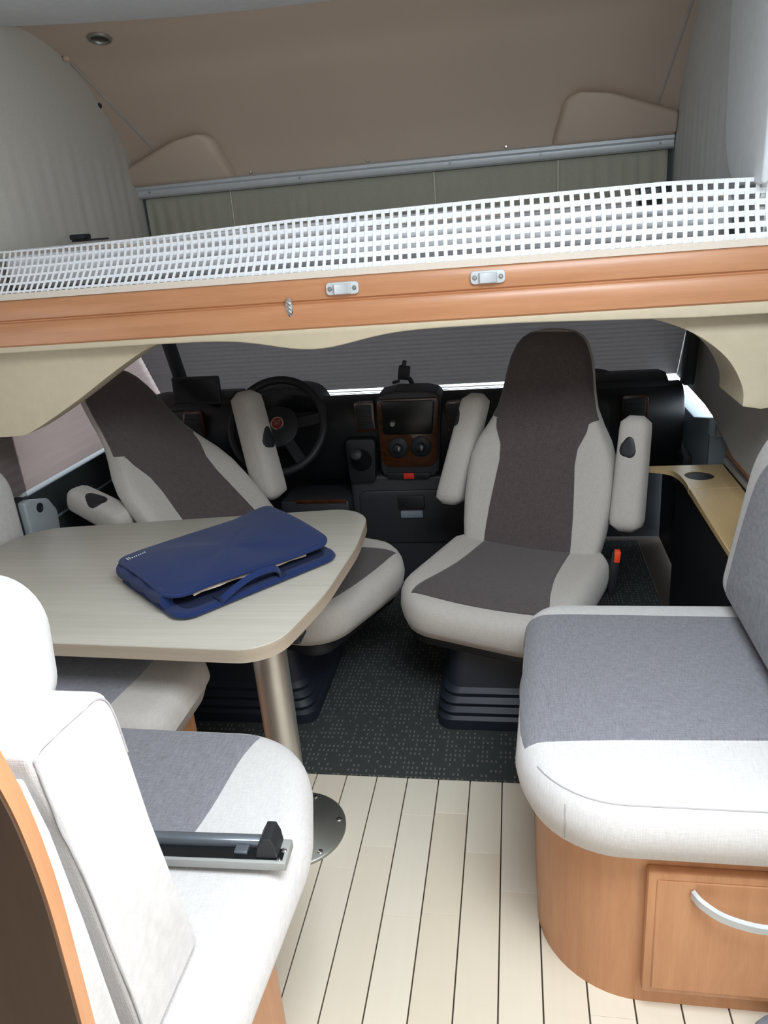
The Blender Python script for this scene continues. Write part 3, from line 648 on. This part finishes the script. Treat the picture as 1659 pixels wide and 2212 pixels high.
# tablet on the dash, phone holder
tb = thing('satnav_screen', 'black flat screen standing on the dashboard left of the steering wheel', 'screen', (-1.25, 2.86, 0.85))
obj('casing', rot_about(prism(round_poly([(-1.348, 0.892), (-1.152, 0.892), (-1.152, 1.002), (-1.348, 1.002)], 0.008, 3), 'y', 2.80, 2.82, 0.003, 2), (-1.25, 2.81, 0.95), 'Y', 0.02), 'black', tb)
obj('display', rot_about(box(-1.338, -1.162, 2.7985, 2.8005, 0.902, 0.992), (-1.25, 2.81, 0.95), 'Y', 0.02), 'screen', tb)
obj('stand', tube([(-1.25, 2.82, 0.92), (-1.25, 2.90, 0.88), (-1.25, 3.0, 0.842)], 0.012, 8), 'black', tb)
obj('cable', tube(catmull([(-1.34, 2.81, 0.90), (-1.38, 2.80, 0.885), (-1.405, 2.84, 0.86), (-1.40, 2.98, 0.83)], 5), 0.0028, 6), 'black', tb)
ph = thing('phone_holder', 'black phone clamp on a ball arm above the centre dashboard', 'phone holder', (-0.43, 3.135, 0.836))
obj('suction_foot', lathe([(0.030, 0.0), (0.028, 0.008), (0.012, 0.014)], (-0.425, 3.140, 0.840), (0, 0.2, 1), 20), 'black', ph)
obj('arm', tube([(-0.425, 3.138, 0.848), (-0.432, 3.136, 0.872), (-0.442, 3.134, 0.894)], lambda u: 0.010 + 0.008 * math.sin(PI * u * 2) ** 2, 10), 'black', ph)
obj('clamp', rot_about(box(-0.486, -0.437, 3.115, 3.137, 0.888, 0.948, 0.006), (-0.46, 3.126, 0.912), 'Y', 0.15), 'black', ph)
obj('jaw', rot_about(box(-0.465, -0.449, 3.102, 3.125, 0.938, 0.971, 0.004), (-0.455, 3.12, 0.955), 'Y', 0.25), 'black', ph)
obj('jaw', rot_about(box(-0.512, -0.480, 3.102, 3.125, 0.881, 0.893, 0.004), (-0.48, 3.12, 0.888), 'Y', -0.2), 'black', ph)

# ================================================================== CAB SEATS
def cab_seat(label, loc, rz, rec, ped_x, arms, yoff=0.0, zk=1.0):
    root = thing('cab_seat', label, 'seat', (loc[0], loc[1], 0.007), rz, 'swivel cab seats')
    ML = Matrix.Translation((loc[0], loc[1], 0)) @ Matrix.Rotation(rz, 4, 'Z')      # seat frame (faces -y) to world
    put = lambda bmx: xf(bmx, ML)
    # cushion
    ol_ = round_poly([(-0.285, -0.275), (0.285, -0.275), (0.275, 0.20), (0.235, 0.27), (-0.235, 0.27), (-0.275, 0.20)], [0.15, 0.15, 0.06, 0.05, 0.05, 0.06], 8)
    def sag(x, y): return 0.018 * min(1, abs(x) / 0.25) ** 2 - 0.012 * max(0, (-y - 0.15) / 0.12)
    cu = cushion(ol_, 0.335, 0.462, 0.045, 0.004, sag, 0.03, 0.03)
    L = [(-0.150, 0.24, 0.47), (-0.155, 0.12, 0.47), (-0.165, 0.0, 0.47), (-0.188, -0.11, 0.47), (-0.208, -0.18, 0.47), (-0.214, -0.226, 0.46)]
    pan = drape(cu, L, [(-p[0], p[1], p[2]) for p in L], (0, 0, -1))
    obj('seat_cushion', put(cu), 'cablight', root, 60)
    obj('seat_centre_panel', put(pan), 'cabdark', root, 60)
    # backrest with integral head section
    zs = [0.415, 0.43, 0.46, 0.52, 0.60, 0.68, 0.74, 0.79, 0.84, 0.89, 0.94, 1.00, 1.05, 1.09, 1.115, 1.13, 1.138]
    ws = [0.40, 0.44, 0.465, 0.485, 0.50, 0.50, 0.485, 0.445, 0.385, 0.335, 0.31, 0.29, 0.268, 0.235, 0.195, 0.14, 0.06]
    ts = [0.06, 0.10, 0.12, 0.125, 0.125, 0.12, 0.115, 0.11, 0.105, 0.10, 0.10, 0.10, 0.10, 0.095, 0.08, 0.06, 0.03]
    yc = lambda z: 0.235 + yoff + math.tan(rec) * (z - 0.42) + 0.02 * math.sin((z - 0.42) / 0.72 * PI)
    rings = []; n = 40
    for z, w_, t_ in zip(zs, ws, ts):
        r_ = []
        for k in range(n):
            a = 2 * PI * k / n; c, s = math.cos(a), math.sin(a)
            ex = 0.55; xx = w_ / 2 * abs(c) ** ex * (1 if c > 0 else -1); yy = t_ / 2 * abs(s) ** ex * (1 if s > 0 else -1)
            if yy < 0: yy -= 0.022 * min(1, (abs(xx) / 0.22)) ** 3 * (1 if z < 0.85 else 0.2)
            r_.append((xx, yc(z) + yy, 0.42 + (z - 0.42) * zk))
        rings.append(r_)
    bk = loft(rings)
    hw = lambda z: [b_ for b_ in [0]][0]
    Lp = [(-0.150, 0, 0.437), (-0.150, 0, 0.50), (-0.146, 0, 0.58), (-0.138, 0, 0.66), (-0.130, 0, 0.73), (-0.133, 0, 0.78), (-0.155, 0, 0.83), (-0.161, 0, 0.88), (-0.152, 0, 0.94), (-0.142, 0, 1.0), (-0.130, 0, 1.05), (-0.110, 0, 1.095), (-0.075, 0, 1.125)]
    def interp(z, xs_, ys_):
        for a_, b_, ya, yb in zip(xs_, xs_[1:], ys_, ys_[1:]):
            if a_ <= z <= b_: return ya + (yb - ya) * (z - a_) / (b_ - a_)
        return ys_[-1]
    cz_s = [p[2] for p in Lp]; cx_s = [-p[0] for p in Lp]; prow = []; zn = 90
    for j in range(zn + 1):
        z = 0.437 + (1.1365 - 0.437) * j / zn; w_ = interp(z, zs, ws); t_ = interp(z, zs, ts); c_ = interp(z, cz_s, cx_s)
        fr = min(0.999, (c_ / (w_ / 2)) ** (1 / 0.55)) if z < 0.86 else 0.998
        if z < 0.86: fr = min(fr, 0.998)
        a_h = math.acos(min(1, fr)); row = []
        for i_ in range(41):
            a = -PI + a_h + (PI - 2 * a_h) * i_ / 40; c, s_ = math.cos(a), math.sin(a); o_ = 0.0035 if 0 < i_ < 40 and 0 < j < zn else -0.002
            xx = (w_ / 2 + o_) * abs(c) ** 0.55 * (1 if c > 0 else -1); yy = -(t_ / 2 + o_) * abs(s_) ** 0.55
            yy -= 0.022 * min(1, (abs(xx) / 0.22)) ** 3 * (1 if z < 0.84 else (0.2 if z > 0.89 else 1 - 0.8 * (z - 0.84) / 0.05))
            row.append((xx, yc(z) + yy, 0.42 + (z - 0.42) * zk))
        prow.append(row)
    pb = loft(prow, cap=False, closed=False)
    if sum(f.normal.y for f in pb.faces) > 0: bmesh.ops.reverse_faces(pb, faces=pb.faces)
    obj('backrest', put(bk), 'cablight', root, 60)
    obj('back_centre_panel', put(pb), 'cabdark', root, 60)
    # under-frame, pedestal with bellows
    obj('seat_pan', put(prism(round_poly([(-0.23, -0.22), (0.23, -0.22), (0.23, 0.25), (-0.23, 0.25)], 0.06, 5), 'z', 0.285, 0.345, 0.012, 2)), 'black', root)
    obj('recliner_cover', put(box(0.235, 0.275, 0.17, 0.29, 0.35, 0.43, 0.015)), 'black', root)
    rings = []; cx, cy = ped_x, 2.19
    for z, h in ((0.0, 0.232), (0.035, 0.232), (0.045, 0.222), (0.060, 0.226), (0.075, 0.214), (0.090, 0.220), (0.105, 0.206), (0.12, 0.210), (0.135, 0.198), (0.20, 0.190), (0.285, 0.180)):
        o_ = round_poly([(cx - h, cy - h), (cx + h, cy - h), (cx + h, cy + h), (cx - h, cy + h)], 0.05, 5); rings.append([(p[0], p[1], 0.0072 + z) for p in o_])
    obj('pedestal', loft(rings), 'darkbase', root, 30)
    # armrests in their fabric sleeves
    for (ax, base, tip, hole_side) in arms:
        A = Vector(base); B = Vector(tip); dr = (B - A).normalized(); sd = Vector((1, 0, 0)); up = sd.cross(dr)
        wd, hh = (0.052, 0.055) if len(hole_side) < 4 else hole_side[3]
        rg = []
        Ln = (B - A).length
        for i in range(19):
            u = i / 18; sc = 1.0
            e = min(u, 1 - u) * Ln
            if e < 0.035: sc = 0.45 + 0.55 * math.sqrt(max(0, 1 - ((0.035 - e) / 0.035) ** 2))
            taper = 1.0 - 0.12 * u
            rg.append([A.lerp(B, u) + sd * (abs(math.cos(t_)) ** 0.6 * (1 if math.cos(t_) > 0 else -1) * wd * sc * taper) + up * (abs(math.sin(t_)) ** 0.6 * (1 if math.sin(t_) > 0 else -1) * hh * sc * taper) for t_ in [2 * PI * k / 20 for k in range(20)]])
        bmx = loft(rg)
        C = A.lerp(B, hole_side[1]); hd = Vector(hole_side[0]).normalized()
        bvt = BVHTree.FromBMesh(bmx); sdv = hd.cross(dr).normalized(); u2 = sdv.cross(hd).normalized(); cap = bmesh.new(); prevr = None
        rr_ = 0.031 * hole_side[2]; hc = C + hd * 0.2; rows = []
        for k in range(5):
            q = k / 4; ring_ = []
            for m_ in range(20):
                a = 2 * PI * m_ / 20; wob = 1 + 0.13 * math.cos(3 * a + 0.6); p = hc + (u2 * math.cos(a) * 1.25 + sdv * math.sin(a)) * rr_ * wob * max(0.04, q)
                h = bvt.ray_cast(p, -hd); h0 = h[0] if h[0] is not None else bvt.find_nearest(p)[0]
                ring_.append(h0 + hd * (0.0025 if k < 4 else -0.004))
            rows.append(ring_)
        cap.free(); cap = loft(rows)
        ar_ = obj('armrest', put(bmx), 'cablight', root, 60)
        obj('hinge_cap', put(cap), 'black', ar_, 60)
    return root
R = math.radians
pyc = lambda z: 0.235 + math.tan(R(17)) * (z - 0.42)
ps = cab_seat('grey and taupe swivel seat turned to the camera on the passenger side', (-0.045, 2.145), R(-21), R(19), -0.03,
    [(-1, (-0.325, 0.30, 0.545), (-0.255, 0.42, 0.925), ((-0.75, -0.65, 0), 0.80, 0.85)),
     (1, (0.300, 0.29, 0.53), (0.300, 0.38, 0.885), ((-0.15, -0.95, 0), 0.76, 0.95))])
bkl = obj('belt_buckle', rot_about(box(0.278, 0.300, 2.19, 2.225, 0.36, 0.50, 0.006), (0.29, 2.2, 0.40), 'Y', 0.1), 'black', ps)
obj('release_button', rot_about(box(0.281, 0.299, 2.185, 2.21, 0.475, 0.512, 0.003), (0.29, 2.2, 0.40), 'Y', 0.1), 'orange', bkl)
ds = cab_seat('grey and taupe swivel seat turned sideways behind the table', (-0.70, 2.200), R(66), R(41), -0.89,
    [(1, (0.305, 0.40, 0.545), (0.300, 0.46, 0.965), ((0.12, -0.97, 0.0), 0.58, 1.25, (0.055, 0.062))),
     (-1, (-0.245, 0.54, 0.620), (-0.265, 0.80, 0.700), ((-0.35, -0.6, 0.75), 0.60, 1.2, (0.052, 0.052)))], 0.03, 0.93)

# ================================================================== TABLE
TZ = 0.66
tbl = thing('dinette_table', 'pale ash dinette table with rounded corners on one metal leg', 'table', (-0.603, 1.518, 0))
to = round_poly([(-1.60, 1.392), (-0.535, 1.352), (-0.475, 1.62), (-0.452, 1.92), (-0.466, 2.222), (-1.60, 2.068)], [0.06, 0.105, 0.9, 0.9, 0.115, 0.16], 10)
top = prism(to, 'z', TZ - 0.036, TZ, 0.0025, 2, 0.7)
obj('table_top', top, 'ash', tbl, 40)
eo = [Vector((p[0], p[1], 0)) for p in resample(to, 0.03)]; n_ = len(eo); er = []
for i in range(n_):
    tg = (eo[(i + 1) % n_] - eo[i - 1]).normalized(); nn = Vector((tg.y, -tg.x, 0))
    er.append([eo[i] + nn * 0.0012 + Vector((0, 0, TZ - 0.0355)), eo[i] + nn * 0.0012 + Vector((0, 0, TZ - 0.003)), eo[i] - nn * 0.002 + Vector((0, 0, TZ - 0.003)), eo[i] - nn * 0.002 + Vector((0, 0, TZ - 0.0355))])
er.append(er[0]); obj('edge_band', loft(er, cap=False), 'ashedge', tbl, 40)
leg = obj('leg', lathe([(0.0425, 0.008), (0.0425, TZ - 0.042), (0.0425, TZ - 0.0362)], (-0.603, 1.518, 0), (0, 0, 1), 48), 'steel', tbl)
obj('mounting_flange', lathe([(0.095, TZ - 0.0485), (0.10, TZ - 0.044), (0.10, TZ - 0.0362)], (-0.603, 1.518, 0), (0, 0, 1), 36), 'plate', tbl)
fp = obj('foot_plate', lathe([(0.1355, 0.0), (0.1355, 0.006), (0.132, 0.009), (0.062, 0.012), (0.0435, 0.022)], (-0.603, 1.518, 0), (0, 0, 1), 64), 'plate', tbl, 60)
for k in range(6):
    a = 0.30 + k * PI / 3; screw((-0.603 + 0.118 * math.cos(a), 1.518 + 0.118 * math.sin(a), 0.0095), (0, 0, 1), 0.008, fp)
obj('bracket', box(-0.545, -0.515, 1.50, 1.56, TZ - 0.075, TZ - 0.0362, 0.004), 'black', tbl)

# ================================================================== BAG ON THE TABLE
BA = Vector((-0.785, 1.452, TZ)); bu = Vector((0.642, 0.766, 0)).normalized(); bvv = Vector((-bu.y, bu.x, 0)); BM_ = frame(BA, bu, bvv)
bag = thing('carry_bag', 'navy blue nylon carry bag lying flat and half open on the table', 'bag', (BA.x, BA.y, TZ), 0)
Lu, Lv = 0.485, 0.355
def bput(b_): return xf(b_, BM_)
base_o = round_poly([(0, 0), (Lu, 0), (Lu, Lv), (0, Lv)], [0.05, 0.05, 0.03, 0.03], 8)
obj('base_panel', bput(cushion(base_o, 0.0005, 0.020, 0.009, 0.0, None, 0.025, 0.004)), 'navy', bag, 60)
def lid_z(u_, v_):
    a = u_ / Lu; b_ = v_ / Lv
    z = 0.070 + 0.010 * math.sin(PI * min(1, max(0, b_))) - 0.014 * (1 - b_) ** 2
    z += 0.006 * math.sin(a * 5.0 + 0.6) * (0.3 + 0.7 * (1 - b_))
    z += 0.012 * max(0, a - 0.75) / 0.25 * b_ ** 2 - 0.010 * max(0, 0.14 - a) / 0.14 * (1 - 0.6 * b_)
    return z
lid_o = resample(round_poly([(0.0, 0.028), (Lu - 0.012, 0.022), (Lu - 0.004, Lv + 0.004), (0.004, Lv + 0.004)], [0.065, 0.045, 0.025, 0.03], 10), 0.018)
def lid(th):
    n = len(lid_o); C = Vector((Lu / 2, Lv / 2)); rings = []
    for ins, dz in ((0.010, -th), (0.003, -th * 0.8), (0.0, -th * 0.4), (0.003, -th * 0.1), (0.010, 0)):
        rings.append([(p[0] + (C.x - p[0]) * ins / 0.25, p[1] + (C.y - p[1]) * ins / 0.25, lid_z(*p) + dz) for p in lid_o])
    for k in range(1, 12):
        q = 0.04 + 0.94 * k / 12
        rings.append([(p[0] + (C.x - p[0]) * q, p[1] + (C.y - p[1]) * q, lid_z(p[0] + (C.x - p[0]) * q, p[1] + (C.y - p[1]) * q) + 0.0035 * math.sin(14 * p[0] + 5 * p[1]) * math.sin(PI * q)) for p in lid_o])
    return loft(rings)
obj('lid_panel', bput(lid(0.014)), 'navy', bag, 70)
obj('lid_piping', bput(tube([(p[0], p[1] , lid_z(*p) - 0.006) for p in lid_o], 0.0042, 6, True)), 'navy', bag, 70)
go = resample(round_poly([(0.030, 0.150), (Lu - 0.04, 0.135), (Lu - 0.012, Lv - 0.006), (0.008, Lv - 0.006)], 0.03, 8), 0.02)
gr_ = []
for k in range(6):
    u_ = k / 5; bul = 0.012 * math.sin(PI * u_)
    r_ = []
    for p in go:
        back = max(0, min(1, (p[1] - 0.12) / 0.1)); c = Vector((Lu / 2, Lv / 2)); d_ = (Vector(p[:2]) - c).normalized() * (bul * (2 * back - 1) if back < 1 else bul)
        r_.append((p[0] + d_.x, p[1] + d_.y, 0.018 + (lid_z(*p) - 0.010 - 0.018) * u_))
    gr_.append(r_)
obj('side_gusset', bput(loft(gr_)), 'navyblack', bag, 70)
obj('end_wall', bput(loft([[(0.008 - 0.016 * math.sin(a), 0.075 + (Lv - 0.085) * i / 14, 0.016 + 0.046 * (1 - math.cos(a)) / 2 + 0.004 * math.sin(i * 1.3)) for a in [PI * k / 6 for k in range(7)]] + [(0.024, 0.075 + (Lv - 0.085) * i / 14, 0.058), (0.024, 0.075 + (Lv - 0.085) * i / 14, 0.018)] for i in range(15)])), 'navy', bag, 70)
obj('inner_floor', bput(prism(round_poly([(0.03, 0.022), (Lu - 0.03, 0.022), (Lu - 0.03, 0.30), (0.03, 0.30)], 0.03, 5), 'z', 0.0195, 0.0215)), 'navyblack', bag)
obj('lining_edge', bput(strip([Vector((0.06 + 0.33 * i / 14, 0.036 + 0.003 * math.sin(i * 1.7), lid_z(0.06 + 0.33 * i / 14, 0.03) - 0.0185)) for i in range(15)], Vector((0, 0.6, 0.8)), 0.007, 0.0015)), 'lining', bag)
hpts = catmull([(0.115, 0.006, 0.020), (0.122, -0.004, 0.030), (0.155, -0.008, 0.046), (0.20, -0.008, 0.058), (0.25, -0.004, 0.056), (0.278, 0.000, 0.045), (0.290, 0.008, 0.022)], 6)
obj('handle', bput(strip(hpts, Vector((0, 0.55, 0.83)), 0.016, 0.006)), 'navy', bag, 60)
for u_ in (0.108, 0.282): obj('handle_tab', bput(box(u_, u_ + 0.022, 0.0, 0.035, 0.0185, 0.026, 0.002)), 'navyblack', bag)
lg = []
for k in range(9):
    u_ = 0.018 + 0.006 * k; h = random.uniform(0.004, 0.008) if k > 1 else 0.014
    zz = lid_z(u_, Lv - 0.035) + 0.0025
    lg.append(box(u_, u_ + 0.0022, Lv - 0.045, Lv - 0.045 + h, zz, zz + 0.0014))
obj('white_print', bput(join(*lg)), 'white', bag, 0)

# ================================================================== RIGHT BENCH
cab_o = round_poly([(0.030, 1.120), (RX - 0.003, 1.120), (RX - 0.003, 1.80), (0.030, 1.80)], [0.20, 0, 0, 0.02], 14)
rc = thing('bench_cabinet', 'curved cherry bench cabinet with a drawer at the right', 'cabinet', (0.38, 1.46, 0.0), 0, 'bench cabinets')
obj('body', prism(cab_o, 'z', 0.0, 0.412), 'cherry', rc, 30)
dr = obj('drawer', box(0.224, 0.66, 1.098, 1.1205, 0.055, 0.362, 0.005, 2), 'cherry', rc)
obj('drawer_face', box(0.240, 0.644, 1.0945, 1.0985, 0.070, 0.347, 0.002, 1), 'cherry', dr)
hpt = catmull([(0.302, 1.094, 0.322), (0.316, 1.074, 0.318), (0.355, 1.060, 0.303), (0.42, 1.053, 0.294), (0.485, 1.060, 0.303), (0.524, 1.074, 0.318), (0.538, 1.094, 0.322)], 6)
obj('handle', strip(hpt, Vector((0, -0.25, 1)), 0.020, 0.008), 'alu', dr, 60)
so = round_poly([(-0.022, 1.055), (0.60, 1.055), (0.60, 1.815), (0.02, 1.815)], [0.19, 0.07, 0.07, 0.10], 12)
rsc = thing('seat_cushion', 'large grey seat cushion with white edges on the right bench', 'cushion', (0.29, 1.43, 0.412), 0, 'dinette seat cushions')
cu = cushion(so, 0.413, 0.548, 0.055, 0.010, None, 0.03, 0.035)
Lc = [(0.012, 1.722, 0.55), (0.000, 1.65, 0.55), (-0.006, 1.55, 0.55), (-0.008, 1.45, 0.55), (-0.007, 1.35, 0.55), (-0.004, 1.262, 0.55), (0.004, 1.218, 0.55)]
Rc = [(0.58, 1.708, 0.55), (0.58, 1.65, 0.55), (0.58, 1.55, 0.55), (0.58, 1.45, 0.55), (0.58, 1.37, 0.55), (0.58, 1.29, 0.55), (0.58, 1.245, 0.55)]
def curved_front(L_, R_, n=9):
    return L_, R_
pn = drape(cu, Lc, Rc, (0, 0, -1), 0.0035, 70, 70)
oo = [Vector(p) for p in resample(so, 0.02)]; nn_ = len(oo); sel = []
for q in range(nn_):
    tg = (oo[(q + 1) % nn_] - oo[q - 1]).normalized(); p = oo[q] + Vector((-tg.y, tg.x)) * 0.020
    if oo[q].y < 1.17 and oo[q].x < 0.52: sel.append((p.x, p.y, 0.55))
sel.sort(key=lambda p: math.atan2(p[1] - 1.4, p[0] - 0.35) % (2 * PI))
sm = [tuple(p) for p in cast_path(cu, sel, (0, 0, -1), 0.0004)]
sv = [tuple(p) for p in cast_path(cu, [(0.075, 1.0, 0.515 - 0.085 * i / 12) for i in range(13)], (0, 1, 0), 0.0003)]
obj('cover', cu, 'light', rsc, 60); obj('centre_panel', pn, 'dark', rsc, 60); obj('seam', tube(sm, 0.0014, 6), 'seam', rsc); obj('seam', tube(sv, 0.0012, 6), 'seam', rsc)
rbc = thing('back_cushion', 'upright grey back cushion with a white border at the right edge', 'cushion', (0.56, 1.45, 0.53), 0, 'dinette back cushions')
bo = round_poly([(0.86, 0.0), (1.825, 0.0), (1.815, 0.47), (0.86, 0.47)], [0.05, 0.05, 0.17, 0.06], 12)
bc = cushion([(p[0], p[1]) for p in bo], 0.0, 0.125, 0.035, 0.012, None, 0.03, 0.02)
TB = Matrix.Translation((0.618, 0, 0.556)) @ Matrix.Rotation(R(8), 4, 'Y') @ Matrix(((0, 0, -1, 0), (1, 0, 0, 0), (0, 1, 0, 0), (0, 0, 0, 1)))
L2 = [(1.758, 0.02, 0.125), (1.758, 0.10, 0.125), (1.756, 0.18, 0.125), (1.748, 0.26, 0.125), (1.725, 0.34, 0.125), (1.66, 0.405, 0.125)]
R2 = [(0.90, 0.02, 0.125), (0.90, 0.10, 0.125), (0.90, 0.18, 0.125), (0.90, 0.26, 0.125), (0.90, 0.34, 0.125), (0.90, 0.41, 0.125)]
pn = drape(bc, L2, R2, (0, 0, -1), 0.0035, 70, 70)
obj('cover', xf(bc, TB), 'light', rbc, 60); obj('centre_panel', xf(pn, TB), 'dark', rbc, 60)

# ================================================================== LEFT FRONT BENCH (near the camera)
lsc = thing('seat_cushion', 'grey seat cushion with a white rounded end at the near left bench', 'cushion', (-1.0, 0.95, 0.398), 0, 'dinette seat cushions')
so = round_poly([(LX + 0.01, 0.58), (-0.392, 0.58), (-0.368, 0.98), (-0.44, 1.262), (LX + 0.01, 1.275)], [0.07, 0.07, 0.30, 0.20, 0.07], 12)
cu = cushion(so, 0.399, 0.533, 0.05, 0.008, None, 0.03, 0.04)
Ld = [(-1.70, 1.255, 0.54), (-1.70, 1.15, 0.54), (-1.70, 1.0, 0.54), (-1.70, 0.85, 0.54), (-1.70, 0.72, 0.54)]
Rd = [(-0.527, 1.228, 0.54), (-0.545, 1.15, 0.54), (-0.555, 1.0, 0.54), (-0.58, 0.85, 0.54), (-0.60, 0.72, 0.54)]
pn = drape(cu, Ld, Rd, (0, 0, -1), 0.0035, 70, 70)
obj('cover', cu, 'light', lsc, 60); obj('centre_panel', pn, 'dark', lsc, 60)
lbk = thing('dinette_bench', 'near left bench with pale padded backrest, headrest and wooden back darkened for shade', 'bench', (-1.1, 0.6, 0.0))
obj('base', prism(round_poly([(LX + 0.003, 0.515), (-0.448, 0.515), (-0.448, 1.03), (LX + 0.003, 1.03)], [0, 0.0, 0.13, 0], 12), 'z', 0.0, 0.398), 'cherry', lbk, 30)
bp = round_poly([(0.745, 0.546), (0.725, 0.66), (0.700, 0.816), (0.682, 0.985), (0.668, 1.035), (0.530, 1.050), (0.528, 1.03), (0.548, 0.94), (0.560, 0.82), (0.578, 0.60), (0.584, 0.546)], [0.01, 0.2, 0.2, 0.02, 0.035, 0.012, 0, 0.2, 0.2, 0.1, 0.01], 5)
pbm = prism(bp, 'x', LX + 0.012, -0.470, 0.010, 3, 0.6)
pipl = catmull([(0, 0.584, 0.57), (0, 0.579, 0.64), (0, 0.569, 0.75), (0, 0.561, 0.84), (0, 0.550, 0.93), (0, 0.536, 1.02), (0, 0.538, 1.040), (0, 0.57, 1.040), (0, 0.62, 1.034), (0, 0.650, 1.029), (0, 0.668, 1.012), (0, 0.676, 0.985), (0, 0.683, 0.93)], 6)
pip = cast_path(pbm, [(-0.47, p.y, p.z) for p in pipl], (-1, 0, 0), 0.0003)
padb = obj('backrest', pbm, 'light', lbk, 60)
obj('side_piping', tube(pip, 0.0017, 6), 'seam', padb, 60)
obj('back_gusset', prism([(0.522, 1.028), (0.535, 0.95), (0.545, 0.82), (0.556, 0.60), (0.560, 0.45), (0.515, 0.45), (0.515, 0.60), (0.517, 0.75), (0.521, 0.90), (0.515, 1.028)], 'x', LX + 0.014, -0.476, 0.004, 2), 'light', lbk)
wpth = catmull([(0.4835, 1.13, 0), (0.497, 1.07, 0), (0.508, 1.0, 0), (0.513, 0.90, 0), (0.509, 0.78, 0), (0.505, 0.68, 0), (0.500, 0.40, 0), (0.498, 0.02, 0)], 6)
wpoly = [(p.x, p.y) for p in wpth] + [(p.x - 0.019, p.y - 0.004) for p in wpth[::-1]]
obj('wood_panel', prism(wpoly, 'x', LX + 0.004, -0.4665), 'cherry', lbk, 40)
obj('back_board', prism([(p.x - 0.0195, p.y - 0.004) for p in wpth] + [(p.x - 0.0225, p.y - 0.004) for p in wpth[::-1]], 'x', LX + 0.006, -0.468), 'shadedback', lbk, 40)
hd_ = cushion(round_poly([(-1.05, -0.11), (-0.533, -0.11), (-0.533, 0.115), (-1.05, 0.115)], [0.09, 0.085, 0.085, 0.09], 10), 0.0, 0.135, 0.05, 0.012, None, 0.025, 0.04)
TH = Matrix.Translation((0, 0.715, 1.055)) @ Matrix.Rotation(R(-8), 4, 'X') @ Matrix(((1, 0, 0, 0), (0, 0, -1, 0), (0, 1, 0, 0), (0, 0, 0, 1)))
obj('headrest', xf(hd_, TH), 'light', lbk, 60)
for x in (-0.90, -0.70): obj('headrest_post', tube([(x, 0.62, 1.0), (x, 0.645, 1.06)], 0.006, 8), 'chrome', lbk)

# metal bar lying on the seat
mbar = thing('metal_bar', 'grey aluminium bar with a black end clamp lying on the near left seat', 'bar', (-0.48, 0.90, 0.541))
bd = Vector((1, 0.035, 0.0)).normalized(); TBAR = frame((-0.376, 0.900, 0.5475), bd, Vector((0, 0, 1)).cross(bd))
def mput(b_): return xf(b_, TBAR)
obj('rail', mput(box(-0.30, 0.0, -0.026, 0.026, 0.0, 0.016, 0.002)), 'bargrey', mbar)
obj('top_profile', mput(prism([(0.004, 0.016), (0.026, 0.016), (0.026, 0.024), (0.020, 0.030), (0.008, 0.028), (0.004, 0.022)], 'x', -0.30, -0.040, 0.001, 1)), 'bar', mbar)
obj('slot', mput(box(-0.30, -0.006, -0.020, 0.003, 0.0162, 0.0175)), 'screen', mbar)
obj('slider', mput(box(-0.088, -0.066, -0.013, 0.003, 0.0176, 0.024, 0.001)), 'bar', mbar)
ec = obj('end_clamp', mput(prism(round_poly([(-0.052, 0.0165), (-0.014, 0.0165), (-0.016, 0.040), (-0.022, 0.056), (-0.036, 0.056), (-0.046, 0.038)], 0.002, 2), 'y', -0.018, 0.024, 0.002, 1)), 'black', mbar)
screw(tuple(TBAR @ Vector((-0.008, 0.0, 0.0165))), (0, 0, 1), 0.005, mbar)
screw(tuple(TBAR @ Vector((-0.012, -0.020, 0.0165))), (0, 0, 1), 0.004, mbar)

# ================================================================== SIDE SEAT BEHIND THE TABLE
scab = thing('bench_cabinet', 'low cherry base under the side seat beneath the table', 'cabinet', (-1.25, 1.45, 0), 0, 'bench cabinets')
obj('body', prism(round_poly([(LX + 0.003, 1.29), (-0.865, 1.29), (-0.865, 1.60), (LX + 0.003, 1.60)], [0, 0.02, 0.03, 0], 5), 'z', 0.0, 0.372), 'cherry', scab, 30)
ssc = thing('seat_cushion', 'grey side seat cushion with an end toned down for shade, half hidden under the table', 'cushion', (-1.25, 1.45, 0.372), 0, 'dinette seat cushions')
cu = cushion(round_poly([(LX + 0.01, 1.285), (-0.800, 1.285), (-0.795, 1.645), (LX + 0.01, 1.66)], [0.07, 0.07, 0.10, 0.07], 8), 0.373, 0.50, 0.05, 0.006, None, 0.03, 0.05)
pn = drape(cu, [(-1.70, 1.63, 0.5), (-1.70, 1.5, 0.5), (-1.70, 1.4, 0.5), (-1.70, 1.30, 0.5)], [(-0.925, 1.63, 0.5), (-0.930, 1.5, 0.5), (-0.942, 1.4, 0.5), (-0.955, 1.30, 0.5)], (0, 0, -1), 0.0035, 70, 70)
obj('cover', cu, 'cablight', ssc, 60); obj('centre_panel', pn, 'dark', ssc, 60)  # duller cover colour stands for the table's shade on this cushion
bc = cushion(round_poly([(1.70, 0), (2.14, 0), (2.14, 0.40), (1.70, 0.40)], [0.05, 0.05, 0.12, 0.06], 10), 0.0, 0.10, 0.04, 0.01, None, 0.03, 0.02)
TS = Matrix.Translation((-1.717, -0.035, 0.503)) @ Matrix(((0, 0, 1, 0), (1, 0, 0, 0), (0, 1, 0, 0), (0, 0, 0, 1)))
lbc = tag(obj('back_cushion', xf(bc, TS), 'light', None, 60), 'pale grey back cushion at the far left end of the table', 'cushion', 'dinette back cushions')
obj_ = tag(obj('rubber_foot', lathe([(0.050, 0.0), (0.055, 0.012), (0.048, 0.028), (0.02, 0.036), (0.003, 0.037)], (0.475, 1.050, 0.0), (0, 0, 1), 24), 'rubber', None, 60), 'grey rounded object on the floor at the lower right corner', 'object')
